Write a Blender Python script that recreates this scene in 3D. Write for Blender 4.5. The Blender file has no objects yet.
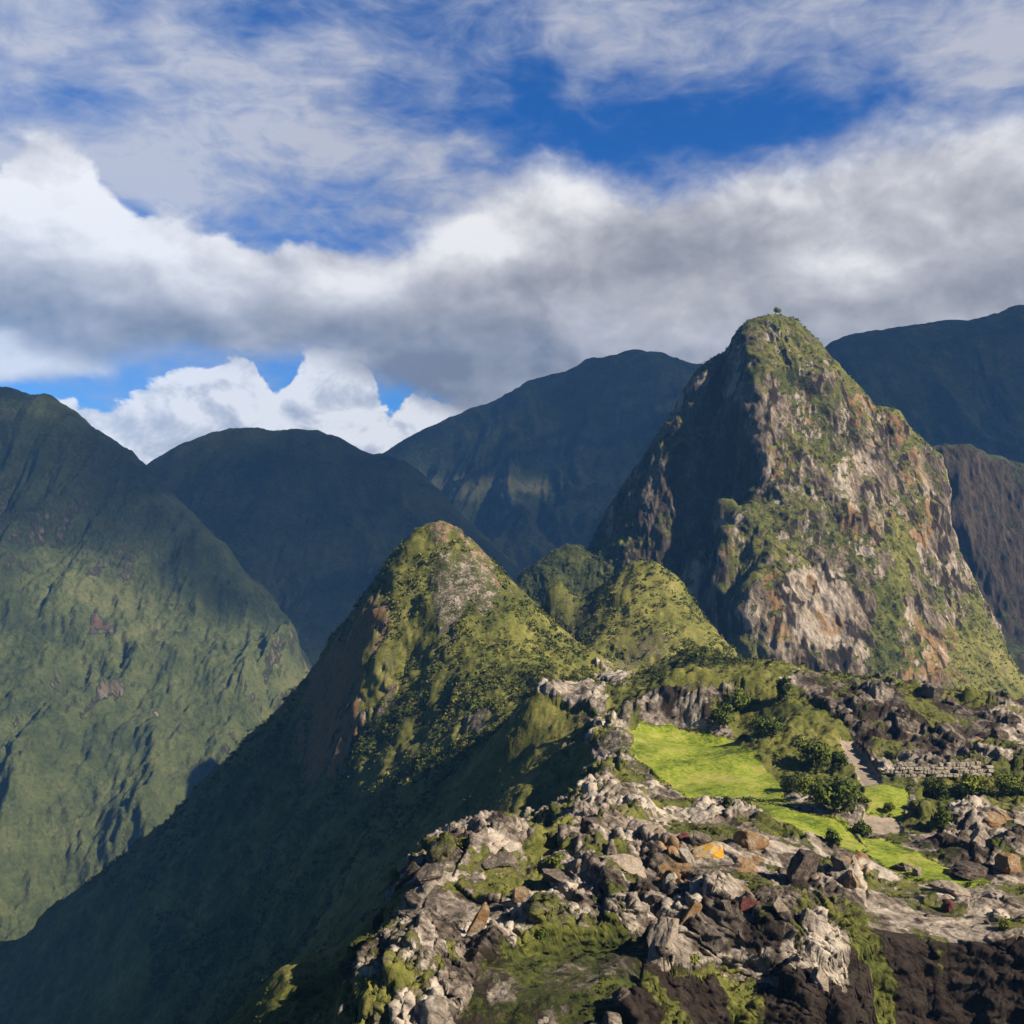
import bpy, math, random
import numpy as np
from mathutils import Vector

random.seed(7)
RNG = np.random.default_rng(11)
S = bpy.context.scene
R = math.radians

# ------------------------------------------------------------------ camera
# camera stands at the origin looking along +Y, the horizon is at mid height
F = 1000.0
cam = bpy.data.objects.new('camera', bpy.data.cameras.new('camera'))
S.collection.objects.link(cam)
cam.location = (0, 0, 0)
cam.rotation_euler = (R(90), 0, 0)
cam.data.sensor_width = 36.0
cam.data.lens = 36.0 * F / 1024.0
cam.data.clip_start = 1.0
cam.data.clip_end = 60000.0
S.camera = cam

# ------------------------------------------------------------------ sun, exposure
SUN = Vector((0.75, -0.35, 0.605)).normalized()
sun = bpy.data.objects.new('sun', bpy.data.lights.new('sun', 'SUN'))
S.collection.objects.link(sun)
sun.rotation_euler = SUN.to_track_quat('Z', 'Y').to_euler()
sun.data.energy = 5.0
sun.data.angle = R(0.5)
sun.data.color = (1.0, 0.90, 0.75)
S.view_settings.view_transform = 'Standard'
S.view_settings.look = 'None'
S.view_settings.exposure = 1.45
S.view_settings.gamma = 1.0
S.cycles.max_bounces = 5
S.cycles.diffuse_bounces = 2
S.cycles.glossy_bounces = 1
S.cycles.transmission_bounces = 1
S.cycles.volume_bounces = 0
S.cycles.transparent_max_bounces = 8


# ------------------------------------------------------------------ node helpers
class NT:
    def __init__(self, tree):
        self.t = tree
        self.n = tree.nodes
        self.l = tree.links

    def new(self, typ, **kw):
        n = self.n.new(typ)
        for k, v in kw.items():
            setattr(n, k, v)
        return n

    def put(self, sock, v):
        if isinstance(v, bpy.types.NodeSocket):
            self.l.new(v, sock)
        elif v is not None:
            if isinstance(v, tuple) and len(v) == 3 and sock.type == 'RGBA':
                v = (*v, 1.0)
            sock.default_value = v

    def m(self, op, a, b=None, c=None, clamp=False):
        n = self.new('ShaderNodeMath', operation=op, use_clamp=clamp)
        for i, v in enumerate((a, b, c)):
            if v is not None:
                self.put(n.inputs[i], v)
        return n.outputs[0]

    def step(self, x, lo, hi, a=0.0, b=1.0):
        n = self.new('ShaderNodeMapRange', interpolation_type='SMOOTHSTEP')
        self.put(n.inputs[0], x)
        for i, v in enumerate((lo, hi, a, b)):
            self.put(n.inputs[i + 1], v)
        return n.outputs[0]

    def mix(self, f, a, b, blend='MIX'):
        n = self.new('ShaderNodeMix', data_type='RGBA', blend_type=blend)
        self.put(n.inputs['Factor'], f)
        self.put(n.inputs[6], a)
        self.put(n.inputs[7], b)
        return n.outputs[2]

    def noise(self, vec, scale, detail=4, rough=0.5, dist=0.0, lac=2.0):
        n = self.new('ShaderNodeTexNoise')
        self.put(n.inputs['Vector'], vec)
        n.inputs['Scale'].default_value = scale
        n.inputs['Detail'].default_value = detail
        n.inputs['Roughness'].default_value = rough
        n.inputs['Lacunarity'].default_value = lac
        n.inputs['Distortion'].default_value = dist
        return n.outputs[0]

    def vscale(self, vec, s, off=(0, 0, 0)):
        n = self.new('ShaderNodeMapping')
        self.put(n.inputs['Vector'], vec)
        n.inputs['Scale'].default_value = s
        n.inputs['Location'].default_value = off
        return n.outputs[0]

    def ramp(self, x, stops):
        n = self.new('ShaderNodeValToRGB')
        self.put(n.inputs[0], x)
        e = n.color_ramp.elements
        while len(e) < len(stops):
            e.new(0.5)
        for el, (p, c) in zip(e, stops):
            el.position = p
            el.color = (*c, 1.0)
        return n.outputs[0]

    def curve(self, x, pts):
        """piecewise curve y(x) through pts, x given as 0..1 and y in 0..1"""
        n = self.new('ShaderNodeFloatCurve')
        self.put(n.inputs['Value'], x)
        c = n.mapping.curves[0]
        while len(c.points) < len(pts):
            c.points.new(0.5, 0.5)
        for p, (a, b) in zip(c.points, pts):
            p.location = (a, b)
            p.handle_type = 'AUTO'
        n.mapping.use_clip = False
        n.mapping.update()
        return n.outputs[0]


def new_mat(name):
    m = bpy.data.materials.new(name)
    m.use_nodes = True
    m.node_tree.nodes.clear()
    t = NT(m.node_tree)
    out = t.new('ShaderNodeOutputMaterial')
    b = t.new('ShaderNodeBsdfPrincipled')
    t.l.new(b.outputs[0], out.inputs[0])
    b.inputs['Roughness'].default_value = 0.95
    b.inputs['Specular IOR Level'].default_value = 0.15
    return m, t, b


def bump(t, b, h, dist, strength=1.0):
    n = t.new('ShaderNodeBump')
    n.inputs['Strength'].default_value = strength
    n.inputs['Distance'].default_value = dist
    t.put(n.inputs['Height'], h)
    t.l.new(n.outputs[0], b.inputs['Normal'])


# ------------------------------------------------------------------ sky
def build_sky():
    w = bpy.data.worlds.new('World')
    S.world = w
    w.use_nodes = True
    w.node_tree.nodes.clear()
    t = NT(w.node_tree)
    out = t.new('ShaderNodeOutputWorld')
    bg = t.new('ShaderNodeBackground')
    bg.inputs['Strength'].default_value = 0.05
    t.l.new(bg.outputs[0], out.inputs[0])
    sk = t.new('ShaderNodeTexSky', sky_type='NISHITA')
    sk.sun_disc = False
    sk.sun_elevation = math.asin(SUN.z)
    sk.sun_rotation = math.atan2(SUN.x, SUN.y)
    sk.altitude = 2500
    sk.air_density = 1.0
    sk.dust_density = 0.2
    sk.ozone_density = 3.0
    hs = t.new('ShaderNodeHueSaturation')
    hs.inputs['Saturation'].default_value = 1.3
    hs.inputs['Value'].default_value = 0.58
    t.l.new(sk.outputs[0], hs.inputs['Color'])

    d = t.new('ShaderNodeTexCoord').outputs['Generated']
    sep = t.new('ShaderNodeSeparateXYZ')
    t.l.new(d, sep.inputs[0])
    x, y, z = sep.outputs
    # azimuth and elevation in degrees
    az = t.m('MULTIPLY', t.m('ARCTAN2', x, y), 180 / math.pi)
    el = t.m('MULTIPLY', t.m('ARCSINE', z), 180 / math.pi)

    def AE(u, v):
        a = math.atan((u - 512) / F)
        e = math.atan((512 - v) / F * math.cos(a))
        return math.degrees(a), math.degrees(e)

    # azimuth as 0..1 over -60..60 degrees
    aa = t.m('DIVIDE', t.m('ADD', az, 60), 120)

    def edge(pts):
        q = []
        for u, v in pts:
            a, e = AE(u, v)
            q.append(((a + 60) / 120, e / 40))
        return t.m('MULTIPLY', t.curve(aa, q), 40)

    def blob(u, v, ru, rv, amp, power=1.0):
        a, e = AE(u, v)
        da = t.m('DIVIDE', t.m('SUBTRACT', az, a), ru / F * 57.3)
        de = t.m('DIVIDE', t.m('SUBTRACT', el, e), rv / F * 57.3)
        r2 = t.m('ADD', t.m('MULTIPLY', da, da), t.m('MULTIPLY', de, de))
        return t.m('MULTIPLY', t.m('POWER', 2.71828, t.m('MULTIPLY', r2, -1.0)), amp)

    def total(bl, start=0.0):
        s = start
        for b in bl:
            s = t.m('ADD', blob(*b), s)
        return s

    front = t.step(y, 0.25, 0.6)
    # deep blue ahead; out of view greyed and dimmed to weaken the blue fill
    sky = t.mix(1.0, hs.outputs[0], t.mix(front, (0.62, 0.60, 0.58), (0.56, 1.14, 1.66)), 'MULTIPLY')

    # large soft billows and fine detail, plus copies shifted towards the sun
    pv = t.vscale(d, (1, 1, 1.5))
    sh = (0.022, 0.0, 0.030)
    pv2 = t.vscale(d, (1, 1, 1.5), (sh[0], sh[1], sh[2] * 1.5))
    big = t.noise(pv, 7.0, 6, 0.55, 0.15)
    big2 = t.noise(pv2, 7.0, 6, 0.55, 0.15)
    fine = t.noise(pv, 22.0, 6, 0.6, 0.3)
    relief = t.m('SUBTRACT', big, big2)          # lit side of each billow
    mid = t.noise(t.vscale(d, (1, 1, 1.35), (5, 2, 1)), 17.0, 6, 0.58, 0.35)
    mid2 = t.noise(t.vscale(d, (1, 1, 1.35), (5.009, 2, 1.0162)), 17.0, 6, 0.58, 0.35)
    relief2 = t.m('SUBTRACT', mid, mid2)
    broad = t.noise(t.vscale(d, (1, 1, 2.2), (1, 7, 3)), 6.0, 3, 0.5, 0.3)

    # --- A: thin high veil
    pvA = t.vscale(d, (1, 1, 1.9))
    nA = t.noise(pvA, 8.0, 9, 0.60, 0.5)
    nA2 = t.noise(t.vscale(d, (1, 1, 2.4), (3, 1, 2)), 24.0, 6, 0.6, 0.6)
    covA = total([
        (60, 90, 330, 140, 0.26), (310, 150, 230, 90, 0.25), (230, 20, 160, 60, 0.05),
        (620, 20, 190, 42, 0.28), (960, 20, 130, 80, 0.36), (1010, 90, 60, 45, 0.1),
        (800, 112, 150, 26, -0.22), (680, 132, 130, 26, -0.22), (560, 105, 110, 40, -0.14), (400, 90, 120, 50, -0.08),
        (410, 70, 60, 26, -0.10), (255, 8, 60, 22, -0.22), (85, 100, 34, 20, -0.16), (128, 6, 25, 14, -0.2), (470, 170, 120, 40, 0.06),
        (280, 205, 60, 28, -0.14), (350, 195, 80, 20, -0.12), (455, 120, 40, 18, -0.14)])
    cA = t.m('ADD', t.m('ADD', t.m('MULTIPLY', t.m('SUBTRACT', nA, 0.5), 1.2), t.m('MULTIPLY', t.m('SUBTRACT', nA2, 0.5), 0.55)), t.m('ADD', covA, 0.56))
    opA = t.m('MULTIPLY', t.step(cA, 0.34, 1.04), 0.88)
    colA = t.ramp(cA, [(0.5, (0.32, 0.38, 0.54)), (0.8, (0.44, 0.47, 0.57)), (1.0, (0.60, 0.60, 0.64))])

    # --- B: the big cumulus bank with grey base
    topB = edge([(-400, 130), (-120, 165), (0, 158), (45, 142), (80, 165), (115, 200), (160, 212), (205, 228), (250, 242), (285, 240),
                 (330, 236), (365, 238), (400, 226), (450, 200), (500, 178), (560, 156), (640, 170), (700, 172), (760, 152),
                 (830, 132), (900, 116), (960, 105), (1024, 92), (1150, 80), (1400, 90)])
    botB = edge([(-400, 340), (0, 340), (40, 352), (90, 364), (140, 362), (200, 360), (260, 360), (310, 358), (350, 368), (390, 388),
                 (430, 406), (460, 420), (500, 440), (560, 470), (700, 490), (1400, 490)])
    wob = t.m('ADD', t.m('MULTIPLY', t.m('SUBTRACT', big, 0.5), 4.0), t.m('ADD', t.m('MULTIPLY', t.m('SUBTRACT', fine, 0.5), 1.6), t.m('MULTIPLY', t.m('SUBTRACT', mid, 0.5), 2.6)))
    dtop = t.m('ADD', t.m('SUBTRACT', topB, el), wob)           # degrees below the top edge
    dbot = t.m('ADD', t.m('SUBTRACT', el, botB), t.m('MULTIPLY', wob, 0.7))
    soft = t.step(az, -14.0, 0.0, 0.45, 2.4)
    opB = t.m('MULTIPLY', t.step(dtop, -0.4, soft), t.step(dbot, -0.9, 1.1))
    # brightness: bright rims, darker belly
    thick = t.m('SUBTRACT', topB, botB)
    depth = t.m('DIVIDE', dtop, t.m('MAXIMUM', thick, 2.0))
    lum = t.m('ADD', t.step(depth, 0.0, t.step(az, -16.0, -6.0, 0.85, 1.0), 0.78, 0.43), t.m('MULTIPLY', t.m('SUBTRACT', broad, 0.5), 0.5))
    lumL = total([(70, 215, 130, 48, 0.24), (30, 180, 80, 40, 0.10), (190, 262, 80, 26, 0.14), (250, 300, 120, 30, 0.03), (470, 245, 60, 25, 0.30), (420, 262, 60, 22, 0.15),
                  (560, 190, 120, 28, 0.18), (860, 268, 60, 26, 0.20), (700, 195, 120, 25, 0.05), (360, 285, 40, 22, 0.18),
                  (840, 245, 40, 26, 0.12), (650, 250, 100, 50, -0.19), (930, 290, 80, 34, -0.14), (560, 262, 70, 30, -0.10),
                  (330, 325, 150, 22, -0.08), (100, 330, 130, 20, -0.05), (470, 350, 120, 40, -0.22), (540, 372, 60, 20, -0.14),
                  (640, 330, 80, 30, 0.07), (345, 248, 62, 22, -0.30), (400, 300, 40, 14, 0.10), (760, 235, 200, 45, -0.06), (980, 150, 90, 50, 0.0), (500, 300, 40, 16, 0.08), (330, 285, 40, 14, 0.14)])
    lum = t.m('ADD', t.m('ADD', lum, lumL), t.m('ADD', t.m('MULTIPLY', relief, 1.0), t.m('MULTIPLY', relief2, 0.55)))
    lum = t.m('ADD', lum, t.m('MULTIPLY', t.m('SUBTRACT', fine, 0.5), 0.12))
    lum = t.m('MINIMUM', t.m('MAXIMUM', lum, 0.2), 1.0)
    colB = t.ramp(lum, [(0.2, (0.23, 0.24, 0.265)), (0.45, (0.40, 0.40, 0.42)), (0.7, (0.62, 0.61, 0.625)), (1.0, (0.99, 0.975, 0.96))])

    # --- C: the low white cumulus row behind it
    topC = edge([(-400, 395), (0, 392), (60, 392), (95, 408), (125, 398), (150, 380), (185, 372), (222, 354), (252, 354), (264, 384), (280, 392),
                 (298, 358), (325, 340), (350, 352), (372, 376), (392, 404), (414, 388), (450, 402), (480, 412), (560, 440), (1400, 470)])
    wobC = t.m('ADD', t.m('MULTIPLY', t.m('SUBTRACT', big, 0.5), 1.5), t.m('ADD', t.m('MULTIPLY', t.m('SUBTRACT', fine, 0.5), 3.0), t.m('MULTIPLY', t.m('SUBTRACT', mid, 0.5), 4.0)))
    dC = t.m('ADD', t.m('SUBTRACT', topC, el), wobC)
    opC = t.step(dC, -0.05, 0.38)
    lumC = t.m('ADD', t.step(dC, 0.1, 5.0, 0.86, 0.56), t.m('ADD', t.m('MULTIPLY', relief, 1.0), t.m('ADD', t.m('MULTIPLY', relief2, 2.4), t.m('MULTIPLY', t.m('SUBTRACT', fine, 0.5), 0.25))))
    lumC = t.m('ADD', lumC, total([(330, 395, 60, 40, 0.2), (200, 400, 60, 25, 0.12), (400, 420, 60, 20, 0.1)]))
    colC = t.ramp(lumC, [(0.3, (0.42, 0.46, 0.54)), (0.65, (0.66, 0.68, 0.73)), (0.95, (1.0, 0.99, 0.98))])

    # --- D: little cloud at the left under the bank
    bD = total([(25, 352, 62, 26, 1.0), (-60, 355, 60, 26, 1.0), (300, 362, 70, 16, 0.35), (110, 372, 50, 12, 0.25)])
    cD = t.m('ADD', bD, t.m('MULTIPLY', t.m('SUBTRACT', big, 0.5), 1.6))
    opD = t.step(cD, 0.30, 0.75)
    colD = t.ramp(t.m('ADD', cD, t.m('MULTIPLY', relief, 1.2)), [(0.3, (0.5, 0.53, 0.6)), (0.9, (0.86, 0.86, 0.88))])

    def gain(c):
        n = t.new('ShaderNodeVectorMath', operation='SCALE')
        t.put(n.inputs[0], c)
        n.inputs['Scale'].default_value = 7.5
        return n.outputs[0]

    res = sky
    for c, o in ((colA, opA), (colC, opC), (colD, opD), (colB, opB)):
        res = t.mix(t.m('MULTIPLY', o, front), res, gain(c))
    t.l.new(res, bg.inputs['Color'])
    w.cycles.sampling_method = 'MANUAL'
    w.cycles.sample_map_resolution = 512


build_sky()


# ------------------------------------------------------------------ numpy noise
def _h2(ix, iy, seed):
    h = (ix.astype(np.uint32) * np.uint32(374761393) + iy.astype(np.uint32) * np.uint32(668265263) + np.uint32(seed * 144665 + 1013))
    h = (h ^ (h >> np.uint32(13))) * np.uint32(1274126177)
    return h ^ (h >> np.uint32(16))


def _h3(ix, iy, iz, seed):
    return _h2(ix, iy ^ (iz * np.int64(7919) + np.int64(31)), seed)


def perlin2(x, y, seed=0):
    xi = np.floor(x).astype(np.int64)
    yi = np.floor(y).astype(np.int64)
    xf = x - xi
    yf = y - yi
    u = xf * xf * xf * (xf * (xf * 6 - 15) + 10)
    v = yf * yf * yf * (yf * (yf * 6 - 15) + 10)

    def g(ox, oy):
        a = _h2(xi + ox, yi + oy, seed).astype(np.float64) * (2 * math.pi / 4294967296.0)
        return np.cos(a) * (xf - ox) + np.sin(a) * (yf - oy)
    a = g(0, 0) * (1 - u) + g(1, 0) * u
    b = g(0, 1) * (1 - u) + g(1, 1) * u
    return (a * (1 - v) + b * v) * 1.5


def perlin3(x, y, z, seed=0):
    xi = np.floor(x).astype(np.int64)
    yi = np.floor(y).astype(np.int64)
    zi = np.floor(z).astype(np.int64)
    xf, yf, zf = x - xi, y - yi, z - zi
    f = lambda q: q * q * q * (q * (q * 6 - 15) + 10)
    u, v, w = f(xf), f(yf), f(zf)

    def g(ox, oy, oz):
        h = _h3(xi + ox, yi + oy, zi + oz, seed)
        a = (h & np.uint32(65535)).astype(np.float64) * (2 * math.pi / 65536)
        c = ((h >> np.uint32(16)).astype(np.float64) / 32767.5) - 1.0
        s = np.sqrt(np.maximum(0, 1 - c * c))
        return np.cos(a) * s * (xf - ox) + np.sin(a) * s * (yf - oy) + c * (zf - oz)
    r = []
    for oz in (0, 1):
        a = g(0, 0, oz) * (1 - u) + g(1, 0, oz) * u
        b = g(0, 1, oz) * (1 - u) + g(1, 1, oz) * u
        r.append(a * (1 - v) + b * v)
    return (r[0] * (1 - w) + r[1] * w) * 1.4


def fbm2(x, y, octv=4, seed=0, gain=0.5, lac=2.03):
    s, a = 0.0, 1.0
    for i in range(octv):
        s = s + a * perlin2(x + 17.3 * i, y - 9.1 * i, seed + i)
        x, y, a = x * lac, y * lac, a * gain
    return s


def fbm3(x, y, z, octv=4, seed=0, gain=0.5, lac=2.03):
    s, a = 0.0, 1.0
    for i in range(octv):
        s = s + a * perlin3(x + 17.3 * i, y - 9.1 * i, z + 3.7 * i, seed + i)
        x, y, z, a = x * lac, y * lac, z * lac, a * gain
    return s


def ridged3(x, y, z, octv=4, seed=0, gain=0.5, lac=2.03):
    s, a = 0.0, 1.0
    for i in range(octv):
        s = s + a * (1 - 2 * np.abs(perlin3(x + 17.3 * i, y - 9.1 * i, z + 3.7 * i, seed + i)))
        x, y, z, a = x * lac, y * lac, z * lac, a * gain
    return s


def ridged2(x, y, octv=4, seed=0, gain=0.5, lac=2.03):
    s, a = 0.0, 1.0
    for i in range(octv):
        s = s + a * (1 - 2 * np.abs(perlin2(x + 17.3 * i, y - 9.1 * i, seed + i)))
        x, y, a = x * lac, y * lac, a * gain
    return s


def cells(x, y, seed=0):
    """Voronoi cells: distance to nearest and second point, vector to nearest, three random numbers of the cell."""
    xi = np.floor(x).astype(np.int64)
    yi = np.floor(y).astype(np.int64)
    f1 = np.full(x.shape, 9.0)
    f2 = np.full(x.shape, 9.0)
    dx1 = np.zeros(x.shape)
    dy1 = np.zeros(x.shape)
    hid = np.zeros(x.shape, np.uint32)
    for oy in (-1, 0, 1):
        for ox in (-1, 0, 1):
            h = _h2(xi + ox, yi + oy, seed)
            px = xi + ox + (h & np.uint32(65535)).astype(np.float64) / 65536.0
            py = yi + oy + (h >> np.uint32(16)).astype(np.float64) / 65536.0
            dx, dy = x - px, y - py
            d = np.sqrt(dx * dx + dy * dy)
            near = d < f1
            f2 = np.where(near, f1, np.minimum(f2, d))
            f1 = np.where(near, d, f1)
            dx1 = np.where(near, dx, dx1)
            dy1 = np.where(near, dy, dy1)
            hid = np.where(near, h, hid)
    h = (hid * np.uint32(2654435761)) ^ (hid >> np.uint32(7))
    r1 = (h & np.uint32(1023)).astype(np.float64) / 1023.0
    r2 = ((h >> np.uint32(10)) & np.uint32(1023)).astype(np.float64) / 1023.0
    r3 = ((h >> np.uint32(20)) & np.uint32(1023)).astype(np.float64) / 1023.0
    return f1, f2, dx1, dy1, r1, r2, r3


def blocks(x, y, size, seed, tilt=0.5, jag=1.0):
    """fractured rock: every cell is a tilted slab at its own height (in units of its size)"""
    wx = x + fbm2(x / size * 0.9, y / size * 0.9, 2, seed + 50) * size * 0.28
    wy = y + fbm2(x / size * 0.9 + 40, y / size * 0.9, 2, seed + 60) * size * 0.28
    f1, f2, dx, dy, r1, r2, r3 = cells(wx / size, wy / size, seed)
    hgt = (r1 - 0.5) * jag + tilt * (dx * (r2 - 0.5) * 2.4 + dy * (r3 - 0.65) * 2.4)
    crack = np.clip((f2 - f1) / 0.10, 0, 1)
    return (hgt - 0.16 * (1 - crack)) * size, crack, r2


def sstep(x, a, b):
    t = np.clip((x - a) / (b - a), 0, 1)
    return t * t * (3 - 2 * t)


def W(u, v, Y):
    """point at distance Y along +Y that is seen at photo position (u, v)"""
    return ((u - 512) / F * Y, Y, (512 - v) / F * Y)


class RBF:
    def __init__(self, pts, c):
        p = np.array(pts, float)
        self.p, self.c = p, c
        n = len(p)
        d = np.sqrt(((p[:, None, :2] - p[None, :, :2]) ** 2).sum(-1) + c * c)
        A = np.zeros((n + 3, n + 3))
        A[:n, :n] = d
        A[:n, n] = 1
        A[:n, n + 1:] = p[:, :2]
        A[n, :n] = 1
        A[n + 1:, :n] = p[:, :2].T
        self.w = np.linalg.solve(A + np.eye(n + 3) * 1e-9, np.r_[p[:, 2], 0, 0, 0])

    def __call__(self, x, y):
        sh = np.shape(x)
        x, y = np.ravel(x), np.ravel(y)
        n = len(self.p)
        r = self.w[n] + self.w[n + 1] * x + self.w[n + 2] * y
        for i in range(n):
            r = r + self.w[i] * np.sqrt((x - self.p[i, 0]) ** 2 + (y - self.p[i, 1]) ** 2 + self.c ** 2)
        return r.reshape(sh)


def poly_w(u, v, poly, soft=4.0):
    """1 inside the polygon, 0 outside, soft edge of that many units"""
    poly = np.array(poly, float)
    x0, y0 = poly.min(0) - soft
    x1, y1 = poly.max(0) + soft
    out = np.zeros(u.shape)
    box = (u > x0) & (u < x1) & (v > y0) & (v < y1)
    if not box.any():
        return out
    a, b = u[box], v[box]
    inside = np.zeros(a.shape, bool)
    d2 = np.full(a.shape, 1e18)
    n = len(poly)
    for i in range(n):
        ax, ay = poly[i]
        bx, by = poly[(i + 1) % n]
        ex, ey = bx - ax, by - ay
        tt = np.clip(((a - ax) * ex + (b - ay) * ey) / (ex * ex + ey * ey + 1e-12), 0, 1)
        d2 = np.minimum(d2, (a - ax - tt * ex) ** 2 + (b - ay - tt * ey) ** 2)
        cr = (ay > b) != (by > b)
        with np.errstate(divide='ignore', invalid='ignore'):
            xx = (bx - ax) * (b - ay) / (by - ay) + ax
        inside ^= cr & (a < xx)
    sd = np.where(inside, np.sqrt(d2), -np.sqrt(d2))
    out[box] = sstep(sd, -soft / 2, soft / 2)
    return out


# ------------------------------------------------------------------ mesh helpers
def tag(o, label=None, cat=None, group=None, kind=None):
    if label:
        o['label'] = label
    if cat:
        o['category'] = cat
    if group:
        o['group'] = group
    if kind:
        o['kind'] = kind
    return o


def np_mesh(name, verts, faces, mat, attrs=None, parent=None, smooth=True, link=True):
    """faces: (n,3) or (n,4) int array"""
    me = bpy.data.meshes.new(name)
    k = faces.shape[1]
    me.vertices.add(len(verts))
    me.vertices.foreach_set('co', np.ascontiguousarray(verts, np.float32).ravel())
    me.loops.add(faces.size)
    me.loops.foreach_set('vertex_index', np.ascontiguousarray(faces, np.int32).ravel())
    me.polygons.add(len(faces))
    me.polygons.foreach_set('loop_start', np.arange(0, faces.size, k, dtype=np.int32))
    me.polygons.foreach_set('use_smooth', np.full(len(faces), smooth, bool))
    me.update(calc_edges=True)
    for an, arr in (attrs or {}).items():
        at = me.attributes.new(an, 'FLOAT_COLOR', 'POINT')
        c = np.ones((len(verts), 4), np.float32)
        c[:, :3] = arr
        at.data.foreach_set('color', c.ravel())
    me.materials.append(mat)
    o = bpy.data.objects.new(name, me)
    S.collection.objects.link(o)
    o.parent = parent
    return o


def grid_faces(ny, nx):
    i = np.arange(ny * nx).reshape(ny, nx)
    return np.stack([i[:-1, :-1], i[:-1, 1:], i[1:, 1:], i[1:, :-1]], -1)


def normals(X, Y, Z):
    P = np.stack([X, Y, Z], -1)
    a = np.gradient(P, axis=1)
    b = np.gradient(P, axis=0)
    n = np.cross(a, b)
    return n / (np.linalg.norm(n, axis=-1, keepdims=True) + 1e-12)


def blur(a, n):
    for _ in range(n):
        p = np.pad(a, 1, mode='edge')
        a = (p[:-2, 1:-1] + p[2:, 1:-1] + p[1:-1, :-2] + p[1:-1, 2:] + 4 * p[1:-1, 1:-1]) / 8
    return a


def sub_object(name, V, Fq, sel, mat, attrs):
    f = Fq[sel]
    used, inv = np.unique(f, return_inverse=True)
    return np_mesh(name, V[used], inv.reshape(f.shape), mat, {k: a[used] for k, a in attrs.items()})


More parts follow.
